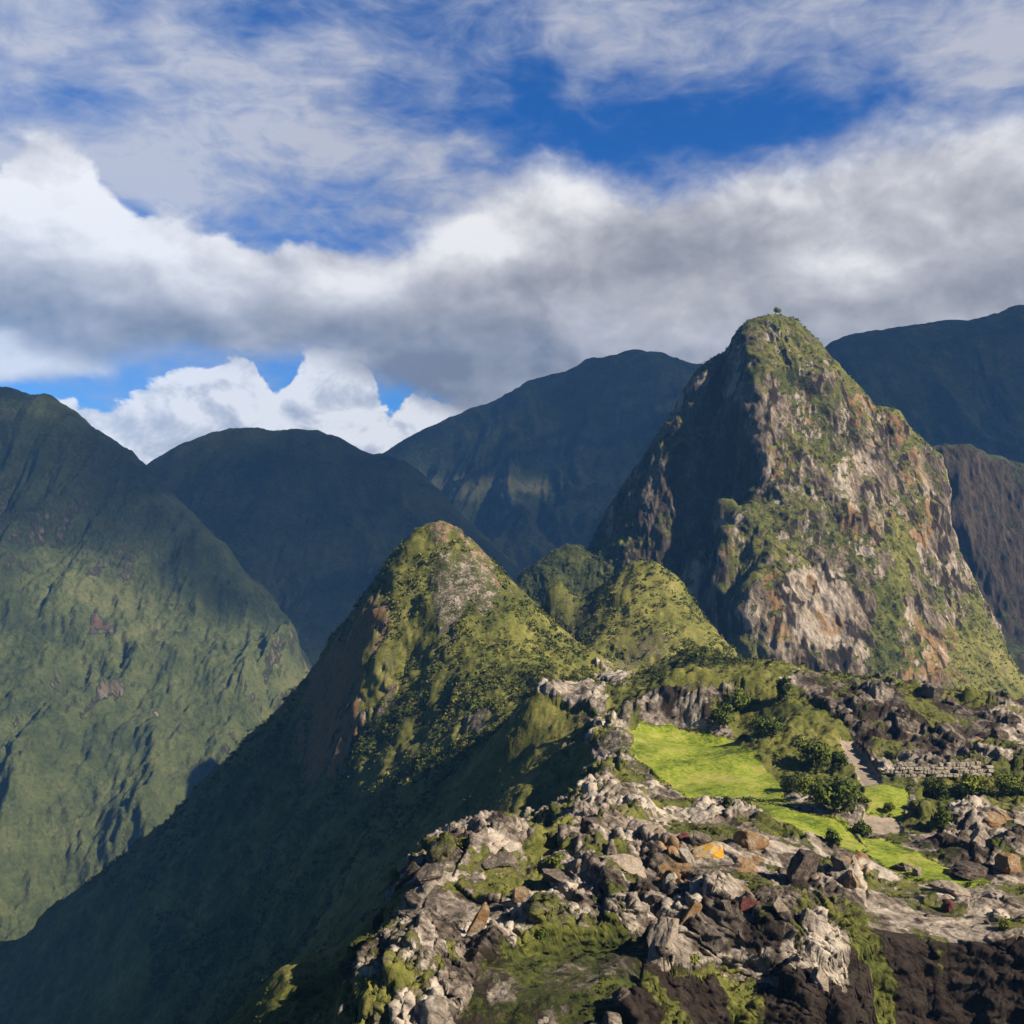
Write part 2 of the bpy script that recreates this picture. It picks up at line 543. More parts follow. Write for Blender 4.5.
# ------------------------------------------------------------------ ground materials
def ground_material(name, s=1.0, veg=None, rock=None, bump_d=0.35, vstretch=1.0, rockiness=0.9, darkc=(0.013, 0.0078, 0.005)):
    """rock and plant cover, mixed by the masks on the mesh: mask_a = rock, pale, dark; mask_b = ochre, dry, red"""
    m, t, b = new_mat(name)
    P = t.new('ShaderNodeTexCoord').outputs['Object']
    Ps = t.vscale(P, (s, s, s))
    Pv = t.vscale(P, (s, s, s * vstretch))
    A = t.new('ShaderNodeSeparateColor')
    t.l.new(t.new('ShaderNodeAttribute', attribute_name='mask_a').outputs['Color'], A.inputs[0])
    B = t.new('ShaderNodeSeparateColor')
    t.l.new(t.new('ShaderNodeAttribute', attribute_name='mask_b').outputs['Color'], B.inputs[0])
    rockm, pale, dark = A.outputs
    ochre, dry, red = B.outputs
    n_big = t.noise(Ps, 0.035, 5, 0.6)
    n_mid = t.noise(Ps, 0.22, 5, 0.65)
    n_fine = t.noise(Ps, 1.3, 5, 0.7)
    n_rock = t.noise(Pv, 0.16, 8, 0.68, 0.6)
    n_rf = t.noise(Pv, 0.9, 7, 0.72, 0.4)
    veg = veg or [(0.22, (0.011, 0.014, 0.004)), (0.40, (0.037, 0.042, 0.008)), (0.54, (0.082, 0.082, 0.016)),
                  (0.68, (0.142, 0.126, 0.034)), (0.85, (0.21, 0.165, 0.072))]
    rock = rock or [(0.20, (0.013, 0.009, 0.006)), (0.37, (0.036, 0.027, 0.020)), (0.50, (0.088, 0.069, 0.053)),
                    (0.63, (0.165, 0.135, 0.106)), (0.84, (0.31, 0.262, 0.210))]
    vv = t.m('ADD', t.m('ADD', t.m('MULTIPLY', n_big, 0.35), t.m('MULTIPLY', n_mid, 0.35)), t.m('MULTIPLY', n_fine, 0.30))
    vv = t.m('ADD', t.m('MULTIPLY', t.m('SUBTRACT', vv, 0.5), 1.6), t.m('ADD', 0.5, t.m('MULTIPLY', t.m('SUBTRACT', dry, 0.5), 0.42)))
    vcol = t.ramp(vv, veg)
    bed = t.new('ShaderNodeMapping', vector_type='TEXTURE')
    t.put(bed.inputs['Vector'], Pv)
    bed.inputs['Rotation'].default_value = (R(18), R(28), R(35))
    bed.inputs['Scale'].default_value = (7.0, 2.2, 0.8)
    n_bed = t.noise(bed.outputs[0], 1.1, 6, 0.65, 0.8)
    rr = t.m('ADD', t.m('MULTIPLY', n_rock, 0.40), t.m('ADD', t.m('MULTIPLY', n_rf, 0.30), t.m('MULTIPLY', n_bed, 0.30)))
    rr = t.m('ADD', t.m('MULTIPLY', t.m('SUBTRACT', rr, 0.5), 2.4), t.m('ADD', 0.5, t.m('MULTIPLY', t.m('SUBTRACT', pale, 0.5), 0.5)))
    rcol = t.ramp(rr, rock)
    # warm iron stain, dark soil and painted-in shade, lichen
    st = t.step(t.m('ADD', n_mid, t.m('MULTIPLY', t.m('SUBTRACT', ochre, 0.5), 0.9)), 0.55, 0.72)
    rcol = t.mix(t.m('MULTIPLY', st, 0.8), rcol, t.mix(n_fine, (0.10, 0.050, 0.020), (0.25, 0.145, 0.050)))
    rcol = t.mix(t.step(t.m('ADD', red, t.m('MULTIPLY', t.m('SUBTRACT', n_mid, 0.5), 0.8)), 0.5, 0.75), rcol, (0.13, 0.034, 0.026))
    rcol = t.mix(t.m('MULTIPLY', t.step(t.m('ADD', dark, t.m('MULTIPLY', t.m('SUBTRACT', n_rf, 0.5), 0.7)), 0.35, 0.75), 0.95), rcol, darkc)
    k = t.m('ADD', rockm, t.m('ADD', t.m('MULTIPLY', t.m('SUBTRACT', n_mid, 0.5), rockiness), t.m('MULTIPLY', t.m('SUBTRACT', n_rf, 0.5), rockiness)))
    k = t.step(k, 0.40, 0.60)
    grass = t.new('ShaderNodeSeparateColor')
    t.l.new(t.new('ShaderNodeAttribute', attribute_name='mask_c').outputs['Color'], grass.inputs[0])
    gq = t.m('ADD', t.m('MULTIPLY', t.noise(Ps, 0.09, 5, 0.65), 0.5), t.m('MULTIPLY', t.noise(Ps, 0.9, 6, 0.75), 0.5))
    gq = t.m('ADD', t.m('MULTIPLY', t.m('SUBTRACT', gq, 0.5), 3.6), 0.5)
    gcol = t.ramp(gq, [(0.15, (0.042, 0.060, 0.006)), (0.42, (0.118, 0.150, 0.011)), (0.62, (0.175, 0.195, 0.022)), (0.84, (0.24, 0.20, 0.065))])
    gk = t.m('ADD', grass.outputs[0], t.m('ADD', t.m('MULTIPLY', t.m('SUBTRACT', n_mid, 0.5), 0.8), t.m('MULTIPLY', t.m('SUBTRACT', n_fine, 0.5), 0.9)))
    gk = t.step(gk, 0.36, 0.56)
    col = t.mix(gk, t.mix(k, vcol, rcol), gcol)
    t.l.new(col, b.inputs['Base Color'])
    hv = t.m('ADD', t.m('MULTIPLY', n_mid, 0.6), t.m('MULTIPLY', n_fine, 0.6))
    hr = t.m('ADD', t.m('ADD', t.m('MULTIPLY', n_rf, 0.9), t.m('MULTIPLY', n_bed, 0.9)), t.m('MULTIPLY', n_rock, 1.0))
    hx = t.new('ShaderNodeMix', data_type='FLOAT')
    t.put(hx.inputs[0], k)
    t.put(hx.inputs[2], hv)
    t.put(hx.inputs[3], hr)
    bump(t, b, hx.outputs[0], bump_d / s, 1.0)
    return m


def path_material():
    m, t, b = new_mat('trodden_earth')
    P = t.new('ShaderNodeTexCoord').outputs['Object']
    a = t.noise(P, 0.6, 8, 0.7)
    t.l.new(t.ramp(a, [(0.3, (0.13, 0.10, 0.07)), (0.5, (0.22, 0.175, 0.13)), (0.7, (0.29, 0.24, 0.18))]), b.inputs['Base Color'])
    bump(t, b, t.noise(P, 2.2, 6, 0.7), 0.25)
    return m


# ------------------------------------------------------------------ near terrain: ridge, lawns, outcrop, two small hills
NEAR = [W(*p) for p in [
    # ground above the bank at the lower right
    (1024, 938, 142), (1120, 940, 142), (960, 930, 145), (905, 920, 147), (868, 915, 147), (1000, 905, 158), (940, 900, 160),
    (900, 892, 165), (860, 885, 165),
    # strips of lawn, paths, level ground
    (755, 806, 214), (800, 816, 206), (840, 838, 194), (868, 845, 190), (900, 862, 180), (940, 876, 172), (985, 886, 167),
    (870, 788, 232), (900, 788, 232), (885, 815, 214), (880, 835, 200), (850, 760, 262), (872, 772, 252),
    (640, 727, 302), (690, 733, 300), (740, 742, 293), (775, 775, 254), (790, 797, 232), (700, 801, 233), (655, 785, 248), (630, 758, 268),
    # rock bank on the right behind the lawns
    (850, 692, 308), (900, 694, 300), (950, 703, 298), (1000, 715, 292), (1060, 722, 290), (870, 740, 276), (930, 745, 272), (1000, 752, 266),
    (930, 768, 254), (980, 768, 254), (1040, 768, 250), (930, 800, 226), (1000, 805, 220), (1060, 810, 215), (960, 840, 196), (1010, 850, 188),
    (1080, 860, 185),
    # dark outcrop and bushes behind the main lawn
    (650, 686, 322), (700, 674, 318), (750, 676, 314), (800, 684, 312), (700, 716, 303), (770, 715, 296), (760, 732, 284), (800, 760, 260), (835, 790, 238),
    # foreground outcrop
    (580, 806, 208), (620, 800, 216), (670, 806, 212), (720, 815, 204), (770, 825, 196), (640, 850, 168), (560, 850, 168), (480, 840, 172), (440, 858, 162),
    (700, 868, 155), (740, 850, 168), (800, 850, 172), (830, 870, 166), (840, 900, 155), (560, 900, 146), (470, 900, 144), (402, 905, 146), (650, 895, 146),
    (700, 905, 139), (750, 903, 137), (800, 908, 139), (820, 930, 136), (560, 950, 126), (470, 960, 122), (370, 970, 124), (420, 940, 132),
    (640, 940, 129), (700, 948, 125), (760, 948, 125), (340, 1024, 112), (450, 1024, 108), (560, 1024, 106), (640, 1010, 108),
    # grassy spur beside it
    (290, 970, 154), (320, 955, 157), (352, 936, 158), (385, 920, 157), (250, 1000, 156), (330, 988, 146), (280, 1016, 142), (375, 957, 145), (215, 1024, 162),
    # pale bare crest leading to the first hill
    (606, 768, 264), (612, 742, 284), (618, 718, 308), (590, 697, 330), (540, 691, 336), (634, 700, 330), (640, 684, 380),
    # left flank of that crest, gully and long shaded slope
    (570, 720, 322), (520, 760, 318), (560, 745, 312), (560, 800, 278), (500, 800, 300), (590, 790, 246), (480, 832, 300), (450, 760, 390), (400, 800, 380),
    (440, 820, 330), (350, 850, 410), (300, 850, 455), (300, 950, 400), (200, 950, 470), (100, 960, 545), (0, 1000, 608), (200, 1020, 430), (380, 870, 340),
    (300, 692, 565), (250, 735, 575), (200, 787, 585), (150, 832, 598), (100, 872, 610), (50, 908, 622), (0, 946, 635), (-100, 1015, 650),
    # first hill
    (445, 522, 520), (425, 530, 518), (405, 546, 514), (384, 585, 509), (366, 612, 508), (346, 652, 511), (330, 690, 513), (320, 725, 511), (306, 785, 500), (368, 600, 545), (340, 640, 560), (386, 605, 500), (372, 655, 487), (362, 700, 474), (338, 780, 458),
    (432, 560, 506), (428, 600, 492), (412, 650, 482), (395, 700, 464), (420, 730, 440), (380, 770, 430), (330, 820, 440),
    (460, 560, 505), (455, 620, 480), (460, 690, 440), (520, 640, 472), (560, 650, 478), (520, 690, 425), (470, 540, 521), (500, 572, 526), (530, 605, 530), (546, 619, 530),
    (600, 655, 490), (620, 680, 430), (595, 690, 400), (560, 668, 430),
    # dome and its shoulder
    (645, 560, 600), (620, 570, 598), (600, 594, 596), (670, 572, 600), (692, 604, 600), (720, 640, 592), (752, 668, 572), (650, 610, 570), (645, 655, 515), (695, 650, 532),
    (575, 599, 604), (560, 584, 606), (548, 606, 600), (600, 642, 556), (590, 615, 585),
    # dark knoll in front of the dome
    (700, 654, 405), (662, 668, 392), (742, 664, 405), (700, 668, 370),
    # far right, out of frame
    (1150, 780, 280), (1150, 900, 160),
]] + [
    (-255, 500, -291), (-205, 462, -270), (-282, 552, -290), (-235, 530, -268), (-175, 430, -255),
    # ground hidden from here
    (-84, 200, -150), (-84, 128, -130), (-95, 140, -150), (-30, 112, -85), (-66, 95, -120), (-120, 95, -180), (20, 90, -63), (70, 90, -58), (110, 100, -58),
    (-14, 240, -92), (-30, 200, -104), (-60, 180, -130),
    (90, 450, -92), (40, 450, -82), (160, 400, -95), (180, 470, -125), (250, 450, -135), (330, 420, -130), (250, 380, -95), (400, 450, -170), (190, 350, -72),
    (60, 520, -90), (120, 520, -95), (200, 560, -160), (300, 560, -190), (450, 600, -240), (350, 680, -240), (200, 680, -190),
    (-35, 590, -110), (15, 590, -112), (-90, 620, -190), (-150, 660, -250), (-280, 720, -370), (-35, 700, -230), (-430, 640, -380), (-400, 500, -330),
    (60, 680, -150), (110, 690, -150), (20, 760, -230), (130, 770, -210), (260, 770, -270), (-200, 760, -400), (400, 780, -340), (-420, 760, -450),
    (-260, 330, -285), (-200, 220, -250), (-330, 420, -320), (180, 200, -66), (220, 300, -66), (280, 330, -80), (200, 130, -66), (520, 500, -260), (350, 300, -110),
    (-160, 120, -210), (-320, 250, -290), (-520, 620, -430),
]
near_h = RBF(NEAR, 5.0)


def lip_drop(x, y, xs, ys, drops, width=2.2, wob=1.2, seed=3):
    """a step down towards the camera along the line y = ys(x)"""
    yl = np.interp(x, xs, ys) + fbm2(x * 0.22, x * 0 + seed, 3, seed) * wob
    dr = np.interp(x, xs, drops)
    return -dr * sstep(yl - y, -width * 0.1, width)


def near_base(x, y):
    z = near_h(x, y)
    z = z + lip_drop(x, y, [40, 45, 48, 60, 72, 100, 140], [131, 133, 136, 139, 137, 137, 135], [0, 10, 15, 17, 17, 17, 17], 5.0, 0.5, 3)
    z = z + lip_drop(x, y, [20, 24, 27, 39, 42, 46], [129.5, 131, 131, 130, 131, 131], [0, 3, 6.2, 6.2, 3.5, 0], 2.0, 0.4, 5)
    z = z + lip_drop(x, y, [13, 18, 24, 42, 45, 49], [121, 122, 122.5, 122.5, 124, 126], [0, 5, 10, 11, 9, 2], 3.5, 0.8, 8)
    # sink at the outer rim so that the sheet never floats
    return z


NX, NY = 1040, 1540
dxs = np.linspace(-0.70, 0.72, NX)
_yy = 92.0 * np.exp(np.linspace(0, 1, 4000) * math.log(760 / 92.0))
_dd = 1 / _yy * (1 + 3.0 * np.exp(-((_yy - 130) / 11) ** 2) + 1.3 * np.exp(-((_yy - 490) / 50) ** 2))          # rows lie closer together where the scarps are
_cc = np.cumsum(_dd)
Ys = np.interp(np.linspace(_cc[0], _cc[-1], NY), _cc, _yy)
GX, GY = dxs[None, :] * Ys[:, None], np.repeat(Ys[:, None], NX, 1)
GZ = near_base(GX, GY)
PU, PV = 512 + F * GX / GY, 512 - F * GZ / GY
# ragged edges for everything that is laid out below
wu = fbm2(GX * 0.11, GY * 0.11, 4, 21) * 7 + (GY > 345) * fbm2(GX * 0.07, GY * 0.05, 5, 22, 0.65) * 14
wv = fbm2(GX * 0.11 + 60, GY * 0.11, 4, 31) * 5 + (GY > 345) * fbm2(GX * 0.07, GY * 0.05 + 9, 5, 32, 0.65) * 12
QU, QV = PU + wu, PV + wv


lawn_soft = np.zeros(GX.shape)
lawn_near = np.zeros(GX.shape)


def area(poly, soft=6, ylo=0, yhi=9999, ragged=True):
    return poly_w(QU if ragged else PU + wu * .3, QV if ragged else PV + wv * .3, poly, soft) * ((GY > ylo) & (GY < yhi))


slope = np.sqrt(np.gradient(GZ, axis=1) ** 2 / np.gradient(GX, axis=1) ** 2 + (np.gradient(GZ, axis=0) / np.gradient(GY, axis=0)) ** 2)
lawn = np.zeros(GX.shape)
for p in ([(638, 722), (680, 730), (735, 742), (762, 762), (784, 790), (786, 802), (722, 801), (690, 800), (672, 790), (652, 775), (636, 760), (632, 738)],
          [(748, 804), (790, 808), (830, 820), (852, 832), (870, 852), (852, 856), (818, 842), (775, 824)],
          [(862, 836), (890, 843), (930, 862), (990, 883), (960, 888), (925, 884), (890, 872), (868, 858)],
          [(862, 786), (905, 786), (910, 800), (904, 820), (868, 816)]):
    lawn = np.maximum(lawn, area(p, 3, 120, 310, False))
    lawn_soft = np.maximum(lawn_soft, area(p, 16, 120, 310))
    lawn_near = np.maximum(lawn_near, area(p, 40, 120, 310, False))
path = np.zeros(GX.shape)
for p in ([(838, 742), (856, 744), (884, 784), (864, 788), (850, 768)], [(858, 819), (900, 819), (903, 836), (866, 834)]):
    path = np.maximum(path, area(p, 4, 120, 310, False))

# rock cover
rock = np.zeros(GX.shape)
pale = np.full(GX.shape, 0.5)
dark = np.zeros(GX.shape)
ochre = np.full(GX.shape, 0.15)
dry = np.full(GX.shape, 0.5)
red = np.zeros(GX.shape)


def paint(arr, val, poly, soft=8, ylo=0, yhi=9999, k=1.0):
    w_ = area(poly, soft, ylo, yhi) * k
    arr[...] = arr * (1 - w_) + val * w_


OUT = [(325, 1060), (380, 930), (430, 855), (480, 835), (530, 828), (578, 805), (590, 770), (600, 740), (610, 715), (640, 700), (660, 690), (800, 678), (900, 688), (1000, 705), (1200, 700), (1200, 1100), (640, 1100)]
paint(rock, 0.80, OUT, 10, 80, 345)
paint(pale, 0.74, OUT, 10, 80, 345)
# green on the outcrop
for p, k in (([(455, 1020), (490, 965), (560, 950), (650, 935), (668, 960), (640, 1010), (560, 1060), (455, 1060)], 0.46),
             ([(640, 985), (680, 970), (780, 958), (790, 972), (700, 982), (650, 992)], 0.0),
             ([(525, 850), (565, 850), (565, 868), (530, 868)], 0.15), ([(340, 1000), (400, 935), (430, 925), (470, 935), (420, 960), (370, 1015)], 0.58),
             ([(620, 720), (650, 740), (655, 775), (620, 770)], 0.45), ([(640, 802), (690, 800), (690, 812), (650, 812)], 0.2),
             ([(590, 705), (612, 712), (618, 745), (600, 770), (590, 745)], 0.65),
             ([(722, 700), (800, 690), (850, 730), (870, 800), (850, 825), (790, 790), (730, 735)], 0.18),
             ([(915, 782), (1030, 775), (1040, 800), (980, 805), (940, 830), (915, 810)], 0.25),
             ([(600, 730), (640, 725), (650, 790), (610, 780)], 0.55)):
    paint(rock, k, p, 6, 80, 345)
# slope east of the knoll and the first hill
paint(rock, 0.52, [(440, 540), (470, 545), (515, 600), (490, 615), (450, 645), (428, 662), (430, 600)], 40, 400, 560)
paint(ochre, 0.42, [(440, 540), (470, 545), (510, 600), (490, 612), (450, 640), (425, 655), (430, 600)], 10, 400, 560)
paint(pale, 0.72, [(440, 540), (470, 545), (510, 600), (490, 612), (450, 640), (425, 655), (430, 600)], 10, 400, 560)
paint(rock, 0.85, [(322, 660), (352, 628), (386, 580), (384, 620), (368, 665), (358, 710), (335, 780), (300, 800), (296, 760)], 8, 420, 560)
paint(pale, 0.42, [(322, 660), (352, 628), (386, 580), (384, 620), (368, 665), (358, 710), (335, 780), (300, 800), (296, 760)], 8, 420, 560)
paint(ochre, 0.75, [(322, 660), (352, 628), (386, 580), (384, 620), (368, 665), (358, 710), (335, 780), (300, 800), (296, 760)], 8, 420, 560)
paint(dark, 0.18, [(322, 660), (352, 628), (386, 580), (384, 620), (368, 665), (358, 710), (335, 780), (300, 800), (296, 760)], 8, 420, 560)
paint(rock, 0.50, [(350, 760), (380, 690), (395, 640), (400, 700), (365, 745)], 8, 420, 560)
paint(rock, 0.55, [(420, 525), (450, 515), (520, 590), (500, 590), (455, 545)], 8, 420, 560)
paint(ochre, 0.60, [(400, 540), (445, 515), (520, 590), (505, 590), (445, 540)], 8, 420, 560)
paint(dry, 0.72, [(370, 590), (445, 520), (435, 600), (400, 690), (370, 700)], 12, 420, 560)
paint(dry, 0.60, [(420, 660), (520, 610), (640, 680), (500, 720), (430, 740)], 20, 350, 560)
paint(rock, 0.60, [(458, 718), (492, 715), (492, 732), (462, 735)], 6, 350, 480)
paint(rock, 0.9, [(532, 688), (590, 684), (612, 700), (608, 716), (575, 708), (540, 700)], 6, 280, 400)
paint(pale, 0.85, [(532, 688), (590, 684), (612, 700), (608, 716), (575, 708), (540, 700)], 6, 280, 400)
paint(pale, 0.92, [(588, 700), (620, 705), (640, 790), (600, 800), (585, 790)], 10, 200, 345)
paint(dark, 0.35, [(600, 775), (625, 765), (630, 800), (605, 802)], 6, 200, 300)
paint(rock, 0.78, [(594, 655), (640, 685), (610, 690)], 6, 350, 520)
paint(pale, 0.9, [(594, 655), (640, 685), (610, 690)], 6, 350, 520)
paint(rock, 0.48, [(560, 710), (590, 715), (588, 745), (560, 755)], 6, 280, 345)
paint(dark, 0.4, [(560, 710), (590, 715), (588, 745), (560, 755)], 6, 280, 345)
# dome, its shoulder and the knoll before it
paint(dry, 0.68, [(560, 640), (590, 575), (645, 550), (700, 600), (760, 680), (600, 690)], 12, 480, 640)
paint(rock, 0.40, [(545, 605), (570, 575), (595, 600), (610, 660), (560, 640)], 8, 480, 640)
paint(ochre, 0.55, [(545, 605), (570, 575), (595, 600)], 8, 480, 640)
paint(rock, 0.46, [(610, 655), (660, 625), (670, 650), (620, 675)], 8, 480, 640)
paint(dry, 0.25, [(640, 690), (655, 660), (700, 645), (755, 660), (740, 680), (680, 690)], 8, 345, 470)
paint(dry, 0.40, [(600, 680), (625, 690), (640, 715), (625, 722)], 6, 280, 420)
# long slope in front
paint(dry, 0.62, [(100, 900), (330, 780), (450, 700), (600, 740), (600, 800), (480, 850), (300, 1060), (0, 1060)], 20, 200, 545)
paint(dry, 0.72, [(280, 700), (335, 660), (320, 700), (255, 745)], 10, 500, 640)
paint(dry, 0.66, [(260, 960), (400, 905), (400, 935), (290, 985)], 8, 120, 175)
paint(dark, 0.45, [(455, 1020), (490, 965), (560, 950), (650, 935), (668, 960), (640, 1010), (560, 1060), (455, 1060)], 8, 80, 140)  # shade on the left-facing grassy rock, painted as a darker tone
paint(dry, 0.22, [(455, 1020), (490, 965), (560, 950), (650, 935), (668, 960), (640, 1010), (560, 1060), (455, 1060)], 8, 80, 140)  # the same shade painted into the grass as darker green
# tone of the rocks, with the shade of the bank painted in
paint(dark, 0.42, [(636, 690), (700, 670), (780, 680), (770, 720), (690, 730), (640, 715)], 8, 280, 345)
paint(dark, 0.38, [(800, 680), (905, 690), (1000, 720), (990, 760), (900, 765), (865, 760), (835, 730)], 10, 240, 330)
paint(pale, 0.42, [(800, 680), (1000, 700), (1000, 765), (860, 765)], 10, 240, 330)
paint(dark, 0.55, [(920, 830), (1000, 850), (990, 885), (940, 870)], 10, 150, 215)
paint(red, 0.35, [(920, 830), (1000, 850), (990, 885), (940, 870)], 10, 150, 215)
paint(ochre, 0.45, [(990, 820), (1060, 820), (1060, 880), (1000, 880)], 8, 150, 230)
paint(pale, 0.72, [(880, 900), (1060, 880), (1060, 950), (900, 935)], 10, 135, 170)
paint(dark, 1.25, [(850, 937), (905, 937), (960, 948), (1080, 948), (1080, 1200), (850, 1200)], 5, 80, 143)  # shade on the face of the bank, painted into its colour
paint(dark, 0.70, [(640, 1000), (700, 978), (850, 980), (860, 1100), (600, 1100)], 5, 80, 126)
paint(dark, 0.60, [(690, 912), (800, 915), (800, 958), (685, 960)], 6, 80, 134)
paint(ochre, 0.66, [(655, 850), (700, 860), (690, 900), (655, 900)], 8, 120, 190)
paint(red, 0.5, [(668, 875), (692, 880), (690, 895), (668, 895)], 6, 120, 190)
paint(ochre, 0.60, [(840, 860), (870, 860), (872, 905), (846, 905)], 8, 120, 190)
paint(ochre, 0.62, [(735, 850), (760, 850), (760, 905), (735, 905)], 8, 120, 190)
paint(dark, 0.6, [(775, 855), (812, 860), (820, 910), (790, 900)], 6, 120, 190)
rock = np.maximum(rock, 0.75 * sstep(slope, 1.9, 3.5) * (GY < 345) + 0.5 * sstep(slope, 2.6, 4) * (GY > 345))
flat = np.maximum(lawn, path)
rock = rock * (1 - flat)

# surface relief
amp = sstep(rock, 0.25, 0.7)
b1, c1, t1 = blocks(GX, GY, 11.0, 5, 0.55, 0.35)
b2, c2, t2 = blocks(GX, GY, 4.2, 6, 0.75, 0.55)
b3, c3, t3 = blocks(GX, GY, 1.5, 7, 0.8, 0.6)
BL = [(455, 1020), (490, 965), (560, 950), (650, 935), (668, 960), (640, 1010), (560, 1060), (455, 1060)]
cal = (1 - 0.75 * area(BL, 10, 80, 140)) *(1 - 0.55 * np.maximum(area([(860, 890), (1080, 880), (1080, 955), (860, 940)], 14, 120, 175), 0))
near_rock = (GY < 345) * 1.0
strata = ridged2((GX * 0.8 + GY * 0.6) / 3.2, (GY * 0.8 - GX * 0.6) / 13.0, 4, 61)
rug = sstep(fbm2(GX * 0.045, GY * 0.045, 2, 88), -0.5, 0.4) * 0.75 + 0.25
bedding = GX * 0.34 - GY * 0.16 + GZ + fbm2(GX * 0.05, GY * 0.05, 3, 141) * 5 + b1 * 0.5


def ledge(q, size, sharp=0.22):
    fr = q / size - np.floor(q / size)
    return (sstep(fr, 0.0, sharp) - fr) * size


rib = ridged2((GX * 0.75 + GY * 0.66) / 15.0 + fbm2(GX * 0.04, GY * 0.04, 2, 147) * 0.8, (GY * 0.75 - GX * 0.66) / 34.0, 5, 149, 0.55)
rel = blur(blur(ledge(bedding, 3.6, 0.16) * 0.75 + b1 * 0.20, 1) + ledge(bedding + b2 * 0.15 + 7.1, 1.1, 0.2) * 0.7 + b2 * 0.13 + b3 * 0.15, 0) + strata * 0.6 + rib * 1.0 + fbm2(GX * 0.9, GY * 0.9, 3, 44) * 0.22 + fbm2(GX * 0.12, GY * 0.12, 3, 46) * 1.1
Z = GZ + amp * cal * near_rock * rug * rel * (1 - 0.85 * np.clip(lawn_near * 2.2, 0, 1)) + 0.35 * lawn
Z = Z + amp * (1 - near_rock) * (ridged2(GX * 0.06, GY * 0.06, 5, 12) * 1.2)
vegm = (1 - amp) * (1 - flat)
nz2 = 1 / (1 + slope ** 2)
lump = vegm * nz2
Z = Z + vegm * (fbm2(GX * 0.05, GY * 0.05, 3, 3) * 2.2 + fbm2(GX * 0.35, GY * 0.35, 3, 9) * 0.55 * nz2)
f1 = cells(GX / 3.4, GY / 3.4, 15)
f2 = cells(GX / 1.7, GY / 1.7, 16)
grow = sstep(fbm2(GX * 0.03, GY * 0.03, 3, 77), -0.35, 0.35)
Z = Z + lump * np.where(GY < 200, 0.25, 1.0) * (np.clip(1 - f1[0] ** 2 * 1.8, 0, 1) * 1.6 * f1[4] * grow + np.clip(1 - f2[0] ** 2 * 2, 0, 1) * 0.6 * f2[4])
Z = Z + flat * (fbm2(GX * 0.08, GY * 0.08, 3, 55) * 0.5)
# bushes keep off the tops of the pale masks
pale += (t2 - 0.5) * 0.55 * near_rock + (t1 - .5) * 0.45 * near_rock
moss = sstep(fbm2(GX * 0.07 + 9, GY * 0.07, 4, 91, 0.6), 0.0, 0.35) * near_rock
rock -= moss * 0.42 * (rock < 0.88)
dark += near_rock * (sstep(fbm2(GX * 0.09, GY * 0.09 + 7, 4, 93, 0.6), 0.15, 0.6) * 0.45 + np.where(t3 < 0.18, 0.2, 0))
ochre += np.where((t3 > 0.80) & (near_rock > 0), 0.25, 0.0) + np.where((t2 > 0.9) & (near_rock > 0), 0.2, 0)

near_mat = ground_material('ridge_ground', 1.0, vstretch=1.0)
Nn = normals(GX, GY, blur(Z, 4))
st_ = np.sqrt(np.clip(1 - Nn[..., 2] ** 2, 0, 1))
cl = sstep(st_, 0.72, 0.95) * (1 - flat)
vg3 = vegm * sstep(st_, 0.35, 0.7) * (fbm3(GX / 9, GY / 9, Z / 9, 3, 181, 0.5) * 1.6) * (GY > 345)
far_cl = cl * (GY > 345) * (ridged3(GX / 16, GY / 16, Z / 24, 3, 191, 0.5) * 1.6)
dn = vg3 + far_cl + cl * (GY < 345) * (ridged3(GX / 6.5, GY / 6.5, Z / 3.2, 5, 171, 0.6) * 0.42 + fbm3(GX / 2.6, GY / 2.6, Z / 1.6, 4, 172, 0.6) * 0.6 + fbm3(GX / 9, GY / 9, Z / 0.9, 3, 173, 0.6) * 0.38 * (GY < 345))
V = (np.stack([GX, GY, Z], -1) + Nn * dn[..., None]).reshape(-1, 3)
Fq = grid_faces(NY, NX)
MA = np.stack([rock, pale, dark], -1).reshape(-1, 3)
MB_ = np.stack([ochre, dry, red], -1).reshape(-1, 3)
cen = lambda a: (a[:-1, :-1] + a[1:, 1:]) / 2
is_lawn, is_path = cen(lawn) > 0.5, cen(path) > 0.5
is_path &= ~is_lawn
cx, cy = cen(GX), cen(GY)
CU = cen(PU)
is_dome = (cy > 400 + np.maximum(0, 560 - CU) * 2.2) & (CU > 540) & ~is_lawn & ~is_path
is_dome &= (cy > 545) | (CU > 628)
is_hill = (cy > 345) & ~is_dome & (CU < 660)
rest = ~(is_lawn | is_path | is_dome | is_hill)
at = {'mask_a': MA, 'mask_b': MB_, 'mask_c': (np.maximum(lawn_soft, lawn * 0.55) * (1 - path)).reshape(-1, 1) * np.ones(3)}
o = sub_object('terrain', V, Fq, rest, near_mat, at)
tag(o, 'rugged grey and brown rock ridge with green patches in the foreground', 'terrain', kind='structure')
o = sub_object('hill', V, Fq, is_hill, near_mat, at)
tag(o, 'pointed green hill with a pale bare face and a brown cliff on its left', 'hill', kind='structure')
o = sub_object('hill', V, Fq, is_dome, near_mat, at)
tag(o, 'rounded olive green dome between the pointed hill and the tall rock peak', 'hill', kind='structure')
o = sub_object('lawn', V, Fq, is_lawn, near_mat, at)
tag(o, 'bright green lawns on the level ground behind the foreground rocks', 'lawn', kind='structure')
o = sub_object('path', V, Fq, is_path, path_material(), at)
tag(o, 'pale trodden earth path beside the round dark bush', 'path', kind='structure')


YI = np.arange(NY, dtype=float)


